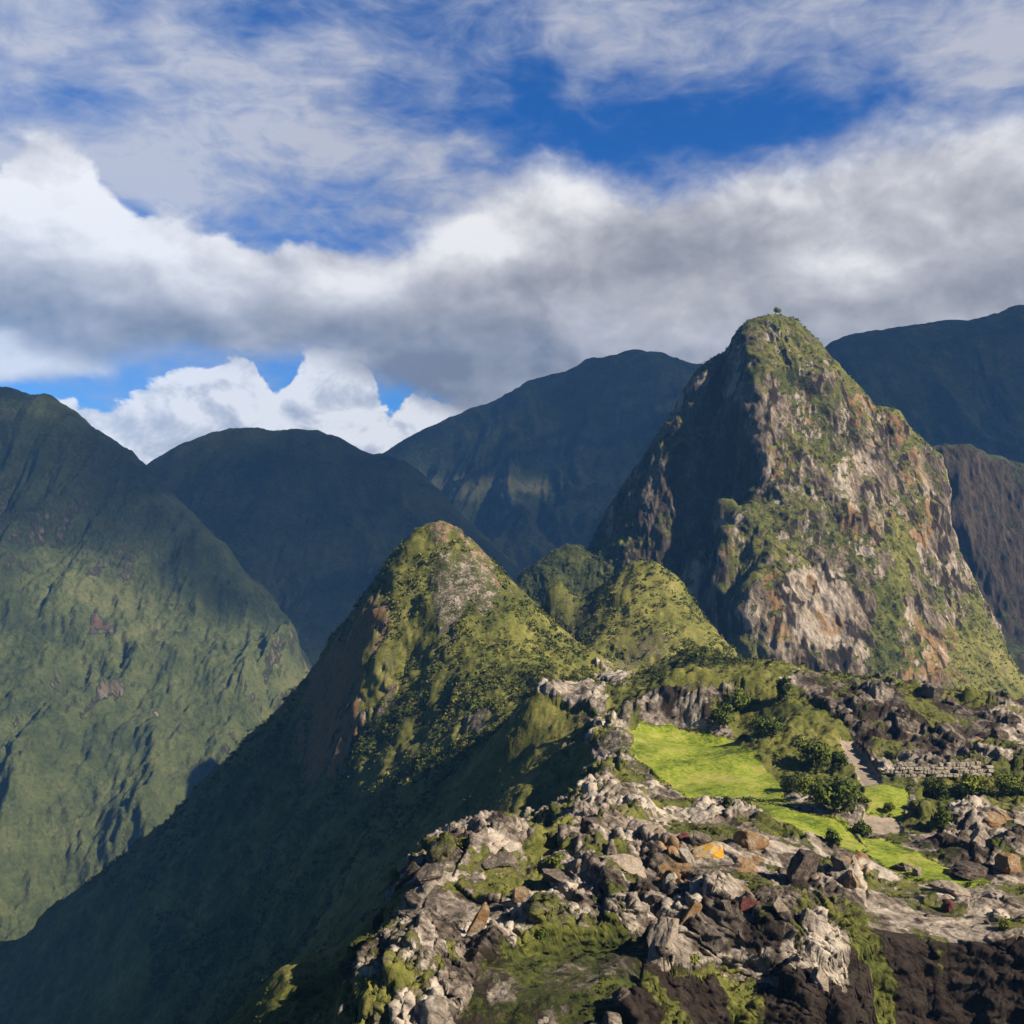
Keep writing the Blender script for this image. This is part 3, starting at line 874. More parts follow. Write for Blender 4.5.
def near_z(x, y):
    """height of the finished near terrain"""
    j = (x / y - dxs[0]) / (dxs[1] - dxs[0])
    i = float(np.interp(y, Ys, YI))
    j = min(max(j, 0), NX - 2)
    i = min(max(i, 0), NY - 2)
    a, b = int(i), int(j)
    fi, fj = i - a, j - b
    return float(Z[a, b] * (1 - fi) * (1 - fj) + Z[a, b + 1] * (1 - fi) * fj + Z[a + 1, b] * fi * (1 - fj) + Z[a + 1, b + 1] * fi * fj)


def hit(u, v, y0=95, y1=700):
    """first ground point of the near terrain met along the sight line through (u, v)"""
    y = y0
    while y < y1:
        if (512 - v) / F * y <= near_z((u - 512) / F * y, y):
            return Vector(((u - 512) / F * y, y, near_z((u - 512) / F * y, y)))
        y += 0.25
    return None


# ------------------------------------------------------------------ the other mountains
def mountain(name, label, pts, hidden, xr, yr, nx, ny, mat, c, relief, masks, floor=-640.0, rim=120.0):
    h = RBF([W(*p) for p in pts] + hidden, c)
    X, Yg = np.meshgrid(np.linspace(*xr, nx), np.linspace(*yr, ny))
    Zg = h(X, Yg)
    e = np.minimum(np.minimum(X - xr[0], xr[1] - X), np.minimum(Yg - yr[0], yr[1] - Yg))
    Zg = floor + (Zg - floor) * sstep(e, 0, rim)
    N = normals(X, Yg, blur(Zg, 3))
    D, extra = relief(X, Yg, Zg, N)
    fade = sstep(e, 0, rim)[..., None]
    Pn = np.stack([X, Yg, Zg], -1) + D * fade
    N2 = normals(Pn[..., 0], Pn[..., 1], Pn[..., 2])
    ma, mb = masks(Pn, N, N2, extra)
    o = np_mesh(name, Pn.reshape(-1, 3), grid_faces(ny, nx).reshape(-1, 4), mat,
                {'mask_a': np.stack(ma, -1).reshape(-1, 3), 'mask_b': np.stack(mb, -1).reshape(-1, 3)})
    tag(o, label, 'mountain', kind='structure')
    return o, Pn, ma[0]


# --- the tall rock peak
PEAK = [(775, 318, 900), (757, 321, 900), (795, 322, 900), (735, 346, 905), (717, 362, 905), (700, 376, 905), (672, 426, 905), (640, 472, 905), (610, 520, 905), (602, 545, 900),
        (570, 546, 892), (542, 564, 886), (520, 585, 880), (505, 612, 880), (490, 650, 880),
        (815, 346, 905), (832, 368, 905), (850, 386, 905), (890, 411, 905), (905, 430, 905), (920, 446, 905), (937, 476, 905), (945, 520, 902), (958, 570, 897), (985, 620, 884),
        (1010, 676, 862), (1040, 712, 850), (1080, 760, 840),
        (752, 342, 880), (750, 400, 858), (758, 450, 838), (764, 490, 822), (738, 525, 808), (742, 512, 820), (722, 535, 816), (706, 556, 816), (722, 580, 804), (738, 600, 786), (740, 625, 774), (690, 580, 856), (704, 604, 846), (722, 628, 830), (742, 655, 757), (760, 695, 742),
        (722, 400, 890), (708, 450, 880), (690, 500, 868), (664, 540, 866), (640, 580, 862), (682, 585, 858), (650, 640, 850), (600, 600, 862),
        (560, 620, 858), (720, 670, 810), (680, 700, 800),
        (745, 600, 772), (850, 695, 738), (930, 700, 752), (900, 600, 792), (850, 600, 772), (800, 600, 766), (800, 540, 796), (820, 500, 818), (870, 500, 832), (800, 420, 850), (850, 430, 862),
        (780, 360, 880), (905, 540, 830), (925, 580, 830), (890, 560, 806), (868, 640, 762), (960, 660, 800), (890, 480, 862), (780, 450, 836), (880, 440, 888)]
PEAK_H = [(237, 960, 60), (160, 980, -60), (330, 980, -60), (80, 1000, -180), (420, 1000, -200), (237, 1060, -180), (0, 980, -260), (500, 980, -330),
          (120, 690, -230), (300, 680, -215), (420, 680, -250), (-60, 860, -300), (-60, 760, -330), (40, 760, -260), (540, 720, -330), (480, 860, -250), (120, 780, -190), (237, 1120, -260),
          (0, 1120, -380), (500, 1120, -380)]


def peak_relief(X, Yg, Zg, N):
    st = np.sqrt(np.clip(1 - N[..., 2] ** 2, 0, 1))
    tw = Zg * 0.30
    flute = ridged3((X + tw) / 62, Yg / 62, Zg / 130, 5, 3, 0.55)
    gul = fbm3((X - tw * 0.6) / 30, Yg / 30, Zg / 95, 4, 9, 0.55)
    crag = ridged3(X / 15, Yg / 15, Zg / 22, 4, 14, 0.5)
    strip = np.abs(fbm3(X / 9, Yg / 9, Zg / 70, 3, 19))
    d = st * (flute * 4.6 + gul * 4.2 + crag * 2.0 - (0.5 - strip) * 1.5) + (1 - st) * crag * 0.8
    D = N * d[..., None]
    D[..., 2] *= 0.5
    D[..., 2] += fbm2(X / 5, Yg / 5, 3, 33) * 0.7
    return D, (flute, gul, st)


def peak_masks(P, N, N2, ex):
    X, Yg, Zz = P[..., 0], P[..., 1], P[..., 2]
    u = 512 + F * X / Yg + fbm3(X / 14, Yg / 14, Zz / 30, 4, 51) * 12
    v = 512 - F * Zz / Yg + fbm3(X / 14, Yg / 14, Zz / 30, 4, 61) * 14
    up = N2[..., 2]
    n = fbm3(X / 38, Yg / 38, Zz / 70, 5, 71, 0.55)
    rk = 0.80 - sstep(up, 0.36, 0.70) * 0.50 - n * 0.45 - sstep(fbm3(X / 9, Yg / 9, Zz / 22, 3, 55), 0.2, 0.6) * 0.35
    pl = 0.62 + fbm3(X / 20, Yg / 20, Zz / 90, 4, 81, 0.6) * 0.8
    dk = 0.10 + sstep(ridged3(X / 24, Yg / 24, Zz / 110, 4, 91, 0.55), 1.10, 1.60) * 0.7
    oc = 0.29 + fbm3(X / 22, Yg / 22, Zz / 90, 4, 95) * 0.65
    dr = np.full(u.shape, 0.50)

    def pt(a, val, poly, soft=14, k=1.0):
        w_ = poly_w(u, v, poly, soft) * k
        a[...] = a * (1 - w_) + val * w_
    pt(rk, 0.30, [(735, 300), (830, 300), (850, 370), (800, 385), (735, 380)], 20, 0.6)        # green cap
    pt(rk, 0.28, [(780, 385), (850, 370), (870, 440), (820, 470), (790, 440)], 24, 0.55)
    pt(rk, 0.38, [(745, 500), (790, 470), (860, 500), (850, 545), (760, 560), (735, 620), (715, 580)], 20, 0.6)
    pt(rk, 0.12, [(895, 520), (915, 530), (910, 600), (885, 680), (860, 690), (880, 610)], 14, 0.85)
    pt(rk, 0.20, [(735, 640), (760, 620), (780, 680), (740, 690)], 14, 0.7)
    pt(rk, 0.25, [(940, 620), (1030, 640), (1060, 740), (960, 710)], 20, 0.8)
    pt(rk, 0.95, [(780, 575), (850, 570), (860, 640), (800, 640)], 12, 0.9)
    pt(pl, 0.92, [(780, 570), (850, 565), (862, 640), (800, 650)], 14)
    pt(pl, 0.80, [(745, 430), (790, 420), (790, 480), (765, 495)], 14, .8)
    pt(pl, 0.75, [(860, 480), (920, 470), (935, 540), (880, 560)], 14, .8)
    pt(oc, 0.95, [(762, 565), (782, 570), (790, 640), (765, 640)], 8)
    pt(oc, 0.75, [(900, 500), (930, 500), (935, 540), (905, 540)], 14)
    pt(oc, 0.70, [(830, 365), (850, 375), (930, 460), (905, 460)], 12)
    pt(oc, 0.68, [(900, 640), (960, 620), (980, 700), (900, 700)], 20)
    pt(dk, 0.62, [(600, 560), (640, 460), (700, 380), (750, 400), (760, 480), (700, 560), (640, 600)], 20)  # deepens the shade of the left face in the rock colour
    pt(rk, 0.02, [(490, 660), (510, 575), (570, 530), (604, 520), (612, 600)], 16, 1.0)
    pt(dr, 0.15, [(490, 660), (510, 575), (570, 530), (604, 520), (612, 600)], 16, 1.0)  # wooded spur, the peak's shadow on it painted as darker green
    pt(dr, 0.68, [(940, 620), (1030, 640), (1060, 740), (900, 720)], 20)
    rd = np.where(n > 2, 1.0, 0.0)
    return (rk, pl, dk), (oc, dr, rd)


peak_mat = ground_material('peak_rock', 0.55, vstretch=0.55, rockiness=0.8, bump_d=0.6,
                           rock=[(0.20, (0.025, 0.018, 0.014)), (0.38, (0.062, 0.046, 0.034)), (0.50, (0.105, 0.079, 0.054)),
                                 (0.64, (0.17, 0.132, 0.092)), (0.82, (0.28, 0.235, 0.185))])
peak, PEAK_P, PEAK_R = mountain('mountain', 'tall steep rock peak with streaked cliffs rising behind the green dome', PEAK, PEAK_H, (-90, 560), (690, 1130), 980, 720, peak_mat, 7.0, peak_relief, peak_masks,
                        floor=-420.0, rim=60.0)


# --- distant slopes share one relief recipe
def far_relief(size, amp_, seed, gul=0.5, tx=0.05, yc=0, wc=150):
    def f(X, Yg, Zg, N):
        g = ridged2(X / size + fbm2(X / size / 2, Yg / size / 2, 2, seed + 9) * 0.5, Yg / size * 0.26 + Zg / size * 0.06, 5, seed, 0.5)
        fine = fbm2(X / size * 4.2, Yg / size * 2.2, 4, seed + 20, 0.55)
        tex = fbm2(X / size * 19, Yg / size * 12, 3, seed + 30, 0.6)
        calm = 1 - 0.7 * np.exp(-np.clip((Yg - yc) / wc, -9, 0) ** 2)
        D = np.zeros(X.shape + (3,))
        D[..., 2] = calm * ((g - 0.9) * amp_ * gul + fine * amp_ * 0.16 + tex * amp_ * tx)
        return D, (g, fine, tex)
    return f


def far_masks(rk0=0.15, slope_lo=0.62, slope_hi=0.42, dry0=0.45, painter=None, seed=5, wl=120.0):
    def f(P, N, N2, ex):
        X, Yg, Zz = P[..., 0], P[..., 1], P[..., 2]
        up = N2[..., 2]
        n = fbm3(X / wl, Yg / wl, Zz / wl / 2.5, 4, seed)
        rk = rk0 + (1 - sstep(up, slope_hi, slope_lo)) * 0.45 + n * 0.28
        pl = 0.45 + n * 0.2
        dk = np.zeros(X.shape)
        oc = np.full(X.shape, 0.28) + n * 0.3
        dr = dry0 + fbm3(X / wl / 1.5, Yg / wl / 1.5, Zz / wl / 4, 4, seed + 7) * 0.45
        rd = np.zeros(X.shape)
        if painter:
            painter(P, rk, pl, dk, oc, dr, rd)
        return (rk, pl, dk), (oc, dr, rd)
    return f


def pix(P, k=10, wl=60.0):
    X, Yg, Zz = P[..., 0], P[..., 1], P[..., 2]
    return (512 + F * X / Yg + fbm3(X / wl, Yg / wl, Zz / wl, 3, 7) * k, 512 - F * Zz / Yg + fbm3(X / wl, Yg / wl, Zz / wl, 3, 8) * k)


def left_paint(P, rk, pl, dk, oc, dr, rd):
    u, v = pix(P)

    def pt(a, val, poly, soft=14, k=1.0):
        w_ = poly_w(u, v, poly, soft) * k
        a[...] = a * (1 - w_) + val * w_
    pt(rd, 0.56, [(97, 616), (103, 608), (109, 622), (118, 626), (117, 633), (105, 628), (96, 626)], 7)
    pt(rk, 1.0, [(97, 616), (103, 608), (109, 622), (118, 626), (117, 633), (105, 628), (96, 626)], 7)
    pt(dr, 1.05, [(-10, 720), (25, 715), (20, 760), (-10, 840)], 20)
    pt(dr, 1.0, [(150, 715), (172, 720), (190, 758), (165, 752)], 14)
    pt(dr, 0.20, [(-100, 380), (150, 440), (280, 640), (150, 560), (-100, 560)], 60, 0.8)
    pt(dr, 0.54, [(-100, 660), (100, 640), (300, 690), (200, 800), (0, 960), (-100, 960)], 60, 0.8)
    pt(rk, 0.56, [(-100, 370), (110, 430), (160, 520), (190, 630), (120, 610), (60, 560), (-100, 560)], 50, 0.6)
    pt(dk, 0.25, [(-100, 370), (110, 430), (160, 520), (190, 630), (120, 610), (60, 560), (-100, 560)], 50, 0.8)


far_veg = [(0.25, (0.012, 0.016, 0.006)), (0.42, (0.028, 0.036, 0.011)), (0.56, (0.054, 0.062, 0.020)), (0.70, (0.088, 0.088, 0.034)), (0.85, (0.13, 0.110, 0.055))]
far_rock = [(0.22, (0.03, 0.024, 0.016)), (0.40, (0.060, 0.048, 0.032)), (0.55, (0.095, 0.078, 0.053)), (0.7, (0.145, 0.12, 0.085)), (0.85, (0.21, 0.175, 0.13))]
left_mat = ground_material('left_slope', 0.16, veg=far_veg, rock=far_rock, bump_d=1.2, vstretch=0.4, rockiness=0.7)
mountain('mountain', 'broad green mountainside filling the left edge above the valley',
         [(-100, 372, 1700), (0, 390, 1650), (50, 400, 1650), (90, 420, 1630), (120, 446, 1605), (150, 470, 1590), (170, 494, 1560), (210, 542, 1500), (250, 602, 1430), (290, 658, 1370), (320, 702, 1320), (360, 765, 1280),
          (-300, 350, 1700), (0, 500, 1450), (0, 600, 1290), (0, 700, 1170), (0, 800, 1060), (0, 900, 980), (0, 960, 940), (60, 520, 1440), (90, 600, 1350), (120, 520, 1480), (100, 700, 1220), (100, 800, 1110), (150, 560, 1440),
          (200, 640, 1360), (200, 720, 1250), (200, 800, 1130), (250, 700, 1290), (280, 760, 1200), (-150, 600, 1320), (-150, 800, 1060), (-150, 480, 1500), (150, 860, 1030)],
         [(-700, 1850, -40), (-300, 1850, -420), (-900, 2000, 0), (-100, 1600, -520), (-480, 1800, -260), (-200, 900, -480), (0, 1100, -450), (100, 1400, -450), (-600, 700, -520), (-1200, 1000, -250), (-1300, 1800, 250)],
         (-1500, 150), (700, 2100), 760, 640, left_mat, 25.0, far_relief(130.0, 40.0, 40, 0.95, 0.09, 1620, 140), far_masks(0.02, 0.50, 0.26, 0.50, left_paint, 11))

mid_mat = ground_material('dark_forest_slope', 0.12, veg=[(p, tuple(q * 0.9 for q in c_)) for p, c_ in far_veg], rock=far_rock, bump_d=1.4, vstretch=0.4, rockiness=0.6)
mountain('mountain', 'dark wooded hill with a rounded top behind the left mountainside',
         [(100, 500, 2250), (150, 466, 2250), (165, 456, 2250), (190, 441, 2250), (215, 430, 2250), (235, 427, 2250), (262, 430, 2250), (290, 430, 2250), (330, 435, 2250), (350, 442, 2245), (365, 450, 2235), (385, 456, 2225), (410, 466, 2210), (430, 482, 2170), (470, 530, 2080),
          (510, 578, 2010), (560, 640, 1950), (250, 520, 1980), (300, 600, 1770), (200, 560, 1920), (300, 680, 1580), (350, 540, 1930), (350, 640, 1700), (400, 560, 1930), (420, 640, 1780), (450, 600, 1900), (300, 500, 2060), (400, 500, 2080)],
         [(-600, 2500, 0), (-1000, 2300, -100), (-200, 2500, -100), (200, 2300, -350), (300, 1900, -480), (-100, 1500, -450), (-500, 1450, -480), (-900, 1700, -350), (100, 2500, -300)],
         (-1300, 450), (1350, 2750), 640, 520, mid_mat, 30.0, far_relief(200.0, 42.0, 60, 0.6, 0.05, 2240, 180), far_masks(0.10, 0.62, 0.40, 0.42, None, 12))


def back_paint(P, rk, pl, dk, oc, dr, rd):
    u, v = pix(P, 8, 150)
    w_ = poly_w(u, v, [(430, 480), (480, 472), (560, 484), (545, 496), (470, 497), (435, 492)], 10)
    dr[...] = dr * (1 - w_) + 1.15 * w_  # patch of sunlight painted in as lighter, drier cover
    rk[...] = rk * (1 - w_)


back_mat = ground_material('far_forest_slope', 0.07, veg=[(p, tuple(q * 1.25 for q in c_)) for p, c_ in far_veg], rock=far_rock, bump_d=1.6, vstretch=0.5, rockiness=0.5)
mountain('mountain', 'hazy blue mountain with its top in cloud, left of the tall rock peak',
         [(300, 520, 4200), (330, 492, 4200), (385, 459, 4200), (405, 446, 4200), (430, 430, 4200), (465, 412, 4200), (490, 400, 4200), (525, 386, 4200), (560, 372, 4200), (590, 360, 4200), (620, 353, 4200), (645, 353, 4200), (670, 357, 4200), (700, 364, 4200), (760, 385, 4200), (820, 405, 4200), (900, 440, 4200),
          (200, 570, 4200), (430, 500, 3600), (500, 488, 3450), (560, 488, 3450), (600, 470, 3600), (450, 560, 2900), (550, 570, 2800), (600, 620, 2600), (480, 640, 2500), (650, 520, 3200), (700, 460, 3600), (700, 560, 2900), (560, 430, 3850)],
         [(300, 4700, 200), (1000, 4700, 200), (-800, 4500, -300), (1600, 4500, -100), (1000, 3000, -300), (-300, 2900, -400), (200, 2450, -480), (1500, 3600, -200)],
         (-1500, 2000), (2350, 5000), 620, 560, back_mat, 50.0, far_relief(300.0, 75.0, 80, 0.75, 0.04, 4200, 420), far_masks(0.06, 0.62, 0.40, 0.40, back_paint, 13, 260))
mountain('mountain', 'dark blue mountain with a level crest right of the tall rock peak',
         [(700, 440, 3400), (780, 385, 3400), (830, 343, 3400), (855, 333, 3400), (880, 329, 3400), (915, 326, 3400), (950, 322, 3400), (985, 316, 3400), (1024, 308, 3400), (1100, 300, 3400), (1200, 310, 3400), (760, 430, 3350), (850, 420, 3050), (900, 450, 2850), (1000, 450, 2800), (950, 400, 3050), (1060, 400, 3000),
          (950, 560, 2350), (1050, 560, 2350), (800, 520, 2600), (1150, 560, 2350)],
         [(1000, 3900, 200), (1700, 3900, 300), (2300, 3700, 200), (500, 3500, -100), (900, 2200, -350), (1600, 2100, -350), (2300, 2400, -200)],
         (400, 2700), (1950, 4200), 560, 480, back_mat, 45.0, far_relief(260.0, 62.0, 90, 0.75, 0.04, 3400, 320), far_masks(0.06, 0.60, 0.38, 0.38, None, 14, 220))

crag_mat = ground_material('dark_crag', 0.4, rock=[(p, (c_[0] * 0.42, c_[1] * 0.36, c_[2] * 0.32)) for p, c_ in far_rock], veg=[(p, tuple(q * 0.6 for q in c_)) for p, c_ in far_veg], bump_d=0.8, vstretch=0.3, rockiness=0.7)


def crag_relief(X, Yg, Zg, N):
    st = np.sqrt(np.clip(1 - N[..., 2] ** 2, 0, 1))
    d = st * (ridged3(X / 50, Yg / 50, Zg / 160, 5, 103, 0.55) * 6 + fbm3(X / 14, Yg / 14, Zg / 60, 4, 109) * 4)
    D = N * d[..., None]
    D[..., 2] += fbm2(X / 9, Yg / 9, 3, 133) * 1.2
    return D, None


mountain('mountain', 'dark brown flat-topped crag at the right edge behind the tall rock peak',
         [(880, 470, 1150), (915, 455, 1150), (930, 451, 1150), (945, 449, 1150), (965, 449, 1150), (982, 456, 1150), (1000, 463, 1150), (1024, 470, 1145), (1060, 480, 1140), (1120, 500, 1140), (930, 500, 1125), (960, 540, 1105), (1000, 560, 1095), (1000, 500, 1125),
          (1024, 600, 1080), (1024, 640, 1050), (1010, 660, 1020), (1000, 690, 980), (1060, 700, 970), (1060, 560, 1105), (950, 620, 1085), (1120, 700, 980)],
         [(560, 1250, -60), (700, 1250, -80), (430, 1200, -50), (380, 1150, -150), (450, 1000, -280), (560, 900, -320), (800, 1000, -300), (850, 1200, -150), (650, 1350, -250)],
         (330, 900), (860, 1420), 520, 520, crag_mat, 8.0, crag_relief, far_masks(0.45, 0.60, 0.35, 0.45, None, 17, 60), rim=70)

# valley bottom, reaching the horizon
vm, vt, vb = new_mat('valley_forest')
vp = vt.new('ShaderNodeTexCoord').outputs['Object']
vt.l.new(vt.ramp(vt.noise(vp, 0.01, 8, 0.7), [(0.3, (0.012, 0.022, 0.007)), (0.6, (0.04, 0.055, 0.014))]), vb.inputs['Base Color'])
g = np.linspace(-1, 1, 41)
gx, gy = np.meshgrid(g * 6000, g * 6000)
gz = np.full(gx.shape, -620.0) + fbm2(gx / 3000, gy / 3000, 3, 5) * 15
o = np_mesh('valley_floor', np.stack([gx, gy, gz], -1).reshape(-1, 3), grid_faces(41, 41).reshape(-1, 4), vm)
tag(o, 'dark wooded valley floor far below the ridge', 'valley floor', kind='structure')

# ------------------------------------------------------------------ unseen cloud added to shade the far slopes, and the air
def shade_cloud_material():
    m, t, b = new_mat('shade_cloud_white')
    b.inputs['Base Color'].default_value = (0.85, 0.85, 0.87, 1)
    a = t.new('ShaderNodeAttribute', attribute_name='body')
    sp = t.new('ShaderNodeSeparateColor')
    t.l.new(a.outputs['Color'], sp.inputs[0])
    t.l.new(t.step(sp.outputs[0], 0.0, 0.55, 0.0, 0.70), b.inputs['Alpha'])       # thin, see-through rims
    return m


shade_cloud_mat = shade_cloud_material()


def cloud(x0, x1, y0, y1, z, thick, seed, label):
    n = 200
    X, Yg = np.meshgrid(np.linspace(x0, x1, n), np.linspace(y0, y1, n))
    ex = np.minimum((X - x0) / (x1 - x0), (x1 - X) / (x1 - x0)) * 2
    ey = np.minimum((Yg - y0) / (y1 - y0), (y1 - Yg) / (y1 - y0)) * 2
    body = np.minimum(1, np.sqrt(np.clip(ex * ey, 0, 1)) * 2.2) + fbm2(X / 600, Yg / 600, 5, seed, 0.6) * 0.45 - 0.28
    body -= 0.9 * np.exp(-(((X - 2580) / 380) ** 2 + ((Yg - 2227) / 240) ** 2))        # a gap that lets the sun through
    lo = np.interp(X, [2000, 2500, 3000, 3300, 4000], [-180, -200, -170, -200, -120])
    body -= 1.5 * (1 - sstep(Yg, lo, lo + 380))
    body = np.where((X < 0.64 * Yg) & (z < 0.62 * Yg), -1.0, body)  # cut away wherever the camera would see it
    keep = body > 0
    hgt = np.sqrt(np.clip(body, 0, 1)) * thick * (0.7 + 0.3 * ridged2(X / 420, Yg / 420, 4, seed + 4))
    up = z + hgt
    dn_ = z - hgt * 0.25
    V_ = np.concatenate([np.stack([X, Yg, up], -1).reshape(-1, 3), np.stack([X, Yg, dn_], -1).reshape(-1, 3)])
    f = grid_faces(n, n)
    kf = keep[:-1, :-1] | keep[1:, 1:] | keep[:-1, 1:] | keep[1:, :-1]
    top = f[kf]
    bot = top[:, ::-1] + n * n
    o = np_mesh('cloud', V_, np.concatenate([top, bot]), shade_cloud_mat, {'body': np.tile(np.clip(body, 0, 1).ravel(), 2)[:, None] * np.ones(3)})
    tag(o, label, 'cloud', kind='stuff')


cloud(1400, 6500, -900, 4600, 2250, 420, 3, 'unseen white cloud bank beside the view, added to shade the far slopes')

hz = bpy.data.materials.new('thin_blue_air')
hz.use_nodes = True
hz.node_tree.nodes.clear()
ho = hz.node_tree.nodes.new('ShaderNodeOutputMaterial')
hp = hz.node_tree.nodes.new('ShaderNodeVolumePrincipled')
hp.inputs['Color'].default_value = (0.15, 0.42, 1.0, 1)
hp.inputs['Density'].default_value = 7.0e-5
hp.inputs['Anisotropy'].default_value = 0.0
hz.node_tree.links.new(hp.outputs[0], ho.inputs['Volume'])
hv = np.array([(x, y, z) for z in (-665.0, 1000.0) for y in (-6050.0, 6050.0) for x in (-6050.0, 6050.0)])
hf = np.array([(0, 2, 3, 1), (4, 5, 7, 6), (0, 1, 5, 4), (2, 6, 7, 3), (0, 4, 6, 2), (1, 3, 7, 5)])
o = np_mesh('haze', hv, hf, hz, smooth=False)
tag(o, 'thin blue haze in the air between the mountains', 'haze', kind='stuff')

# ------------------------------------------------------------------ plants
def leaf_material(name, stops):
    m, t, b = new_mat(name)
    a = t.new('ShaderNodeAttribute', attribute_name='leaf')
    sp = t.new('ShaderNodeSeparateColor')
    t.l.new(a.outputs['Color'], sp.inputs[0])
    t.l.new(t.ramp(sp.outputs[0], stops), b.inputs['Base Color'])
    return m


scrub_mat = leaf_material('scrub_leaves', [(0.0, (0.014, 0.020, 0.005)), (0.4, (0.040, 0.050, 0.009)), (0.7, (0.085, 0.088, 0.016)), (1.0, (0.16, 0.14, 0.03))])
bush_mat = leaf_material('bush_leaves', [(0.0, (0.014, 0.022, 0.005)), (0.5, (0.045, 0.062, 0.009)), (1.0, (0.14, 0.155, 0.020))])
bark, bt, bb = new_mat('bark')
bb.inputs['Base Color'].default_value = (0.07, 0.05, 0.035, 1)


def leaf_quads(C_, N_, size, rng):
    """one quad per leaf: centre, rough facing direction, half size"""
    n = len(C_)
    N_ = N_ / (np.linalg.norm(N_, axis=1, keepdims=True) + 1e-9)
    t_ = rng.normal(size=(n, 3))
    a = np.cross(N_, t_)
    a /= np.linalg.norm(a, axis=1, keepdims=True) + 1e-9
    b = np.cross(N_, a)
    a = a * size[:, None]
    b = b * size[:, None] * 0.7
    q = np.stack([C_ - a, C_ - b * 0.9, C_ + a, C_ + b], 1)
    return q.reshape(-1, 3), np.arange(n * 4).reshape(n, 4)


def scrub(name, label, Pts, rad, tone, per, rng):
    n = len(Pts)
    d = rng.normal(size=(n, per, 3))
    d /= np.linalg.norm(d, axis=-1, keepdims=True)
    d[..., 2] = np.abs(d[..., 2]) * 0.9 - 0.1
    rr = rad[:, None, None] * rng.uniform(0.55, 1.05, (n, per, 1))
    C_ = Pts[:, None, :] + d * rr
    facing = d + rng.normal(size=d.shape) * 0.45
    sz = (rad[:, None] * rng.uniform(0.22, 0.42, (n, per))).ravel()
    v_, f_ = leaf_quads(C_.reshape(-1, 3), facing.reshape(-1, 3), sz, rng)
    tn = np.clip(np.repeat(tone, per) + rng.normal(size=n * per) * 0.10, 0, 1)
    col = np.repeat(tn, 4)[:, None] * np.ones(3)
    o_ = np_mesh(name, v_, f_, scrub_mat, {'leaf': col})
    tag(o_, label, 'undergrowth', kind='stuff')


FR = (np.abs(GX / GY) < 0.60)
Pn_ = V.reshape(NY, NX, 3)


def pick(mask, n, size_lo, size_hi, seed):
    rng = np.random.default_rng(seed)
    dens = np.clip(fbm2(GX * 0.045, GY * 0.045, 4, seed, 0.6) + 0.35, 0.02, 1.2)
    cell = GY * GY * np.gradient(Ys)[:, None] / GY        # ground area of one mesh cell
    w_ = (mask * dens * cell / np.maximum(GY, 1) ** 1.2).ravel()
    idx = rng.choice(w_.size, n, replace=False, p=w_ / w_.sum())
    Q_ = Pn_.reshape(-1, 3)
    ia, ib = np.minimum(idx + NX, len(Q_) - 1), np.minimum(idx + 1, len(Q_) - 1)
    P_ = Q_[idx] + (Q_[ia] - Q_[idx]) * rng.uniform(-0.9, 0.9, (n, 1)) + (Q_[ib] - Q_[idx]) * rng.uniform(-0.9, 0.9, (n, 1))
    r_ = rng.uniform(0, 1, n) ** 2.2 * (size_hi - size_lo) + size_lo
    r_ *= np.clip(P_[:, 1] / 330, 0.55, 1.5)
    tn = np.clip(0.28 + (dry.ravel()[idx] - 0.4) * 0.9 + fbm2(P_[:, 0] * 0.06, P_[:, 1] * 0.06, 3, seed + 3) * 0.35 + rng.normal(size=n) * 0.12, 0, 1)
    return P_, r_, tn, rng


green = (rock < 0.42) * (1 - flat) * FR
P_, r_, tn, rng = pick((green + (np.abs(lawn - 0.5) < 0.46) * 4.0 * FR) * (GY < 345), 11000, 0.28, 1.15, 301)
scrub('undergrowth', 'low scrub and moss growing between the foreground rocks', P_, r_, tn, 14, rng)
P_, r_, tn, rng = pick(green * (GY >= 345) * (GY < 660) * ~((PU < 150) & (PV > 890)), 36000, 0.35, 1.6, 302)
scrub('undergrowth', 'scrub and low bushes covering the pointed hill, the dome and the shaded slope', P_, r_, tn, 13, rng)
# plants on the ledges of the tall peak
rng = np.random.default_rng(303)
pk = PEAK_P.reshape(-1, 3)
wgt = np.clip(0.60 - PEAK_R.ravel(), 0, 1) * (np.abs(pk[:, 0] / pk[:, 1]) < 0.58) * (pk[:, 2] > -170)
idx = rng.choice(len(pk), 6500, replace=False, p=wgt / wgt.sum())
tn = np.clip(0.36 + fbm3(pk[idx, 0] / 30, pk[idx, 1] / 30, pk[idx, 2] / 40, 3, 5) * 0.4 + rng.normal(size=6500) * 0.12, 0, 1)
scrub('undergrowth', 'shrubs clinging to the ledges of the tall rock peak', pk[idx], rng.uniform(0, 1, 6500) ** 2 * 1.9 + 0.6, tn, 12, rng)


def tube(p0, p1, r0, r1, n=7):
    p0, p1 = np.array(p0, float), np.array(p1, float)
    ax = p1 - p0
    ax /= np.linalg.norm(ax)
    a = np.cross(ax, [0.3, 0.9, 0.1])
    a /= np.linalg.norm(a)
    b = np.cross(ax, a)
    th = np.linspace(0, 2 * math.pi, n, endpoint=False)
    ring = lambda p, r: p + r * (np.cos(th)[:, None] * a + np.sin(th)[:, None] * b)
    v_ = np.concatenate([ring(p0, r0), ring(p1, r1)])
    i = np.arange(n)
    f_ = np.stack([i, (i + 1) % n, (i + 1) % n + n, i + n], 1)
    return v_, f_


def join(parts):
    vs, fs, k = [], [], 0
    for v_, f_ in parts:
        vs.append(v_)
        fs.append(f_ + k)
        k += len(v_)
    return np.concatenate(vs), np.concatenate(fs)


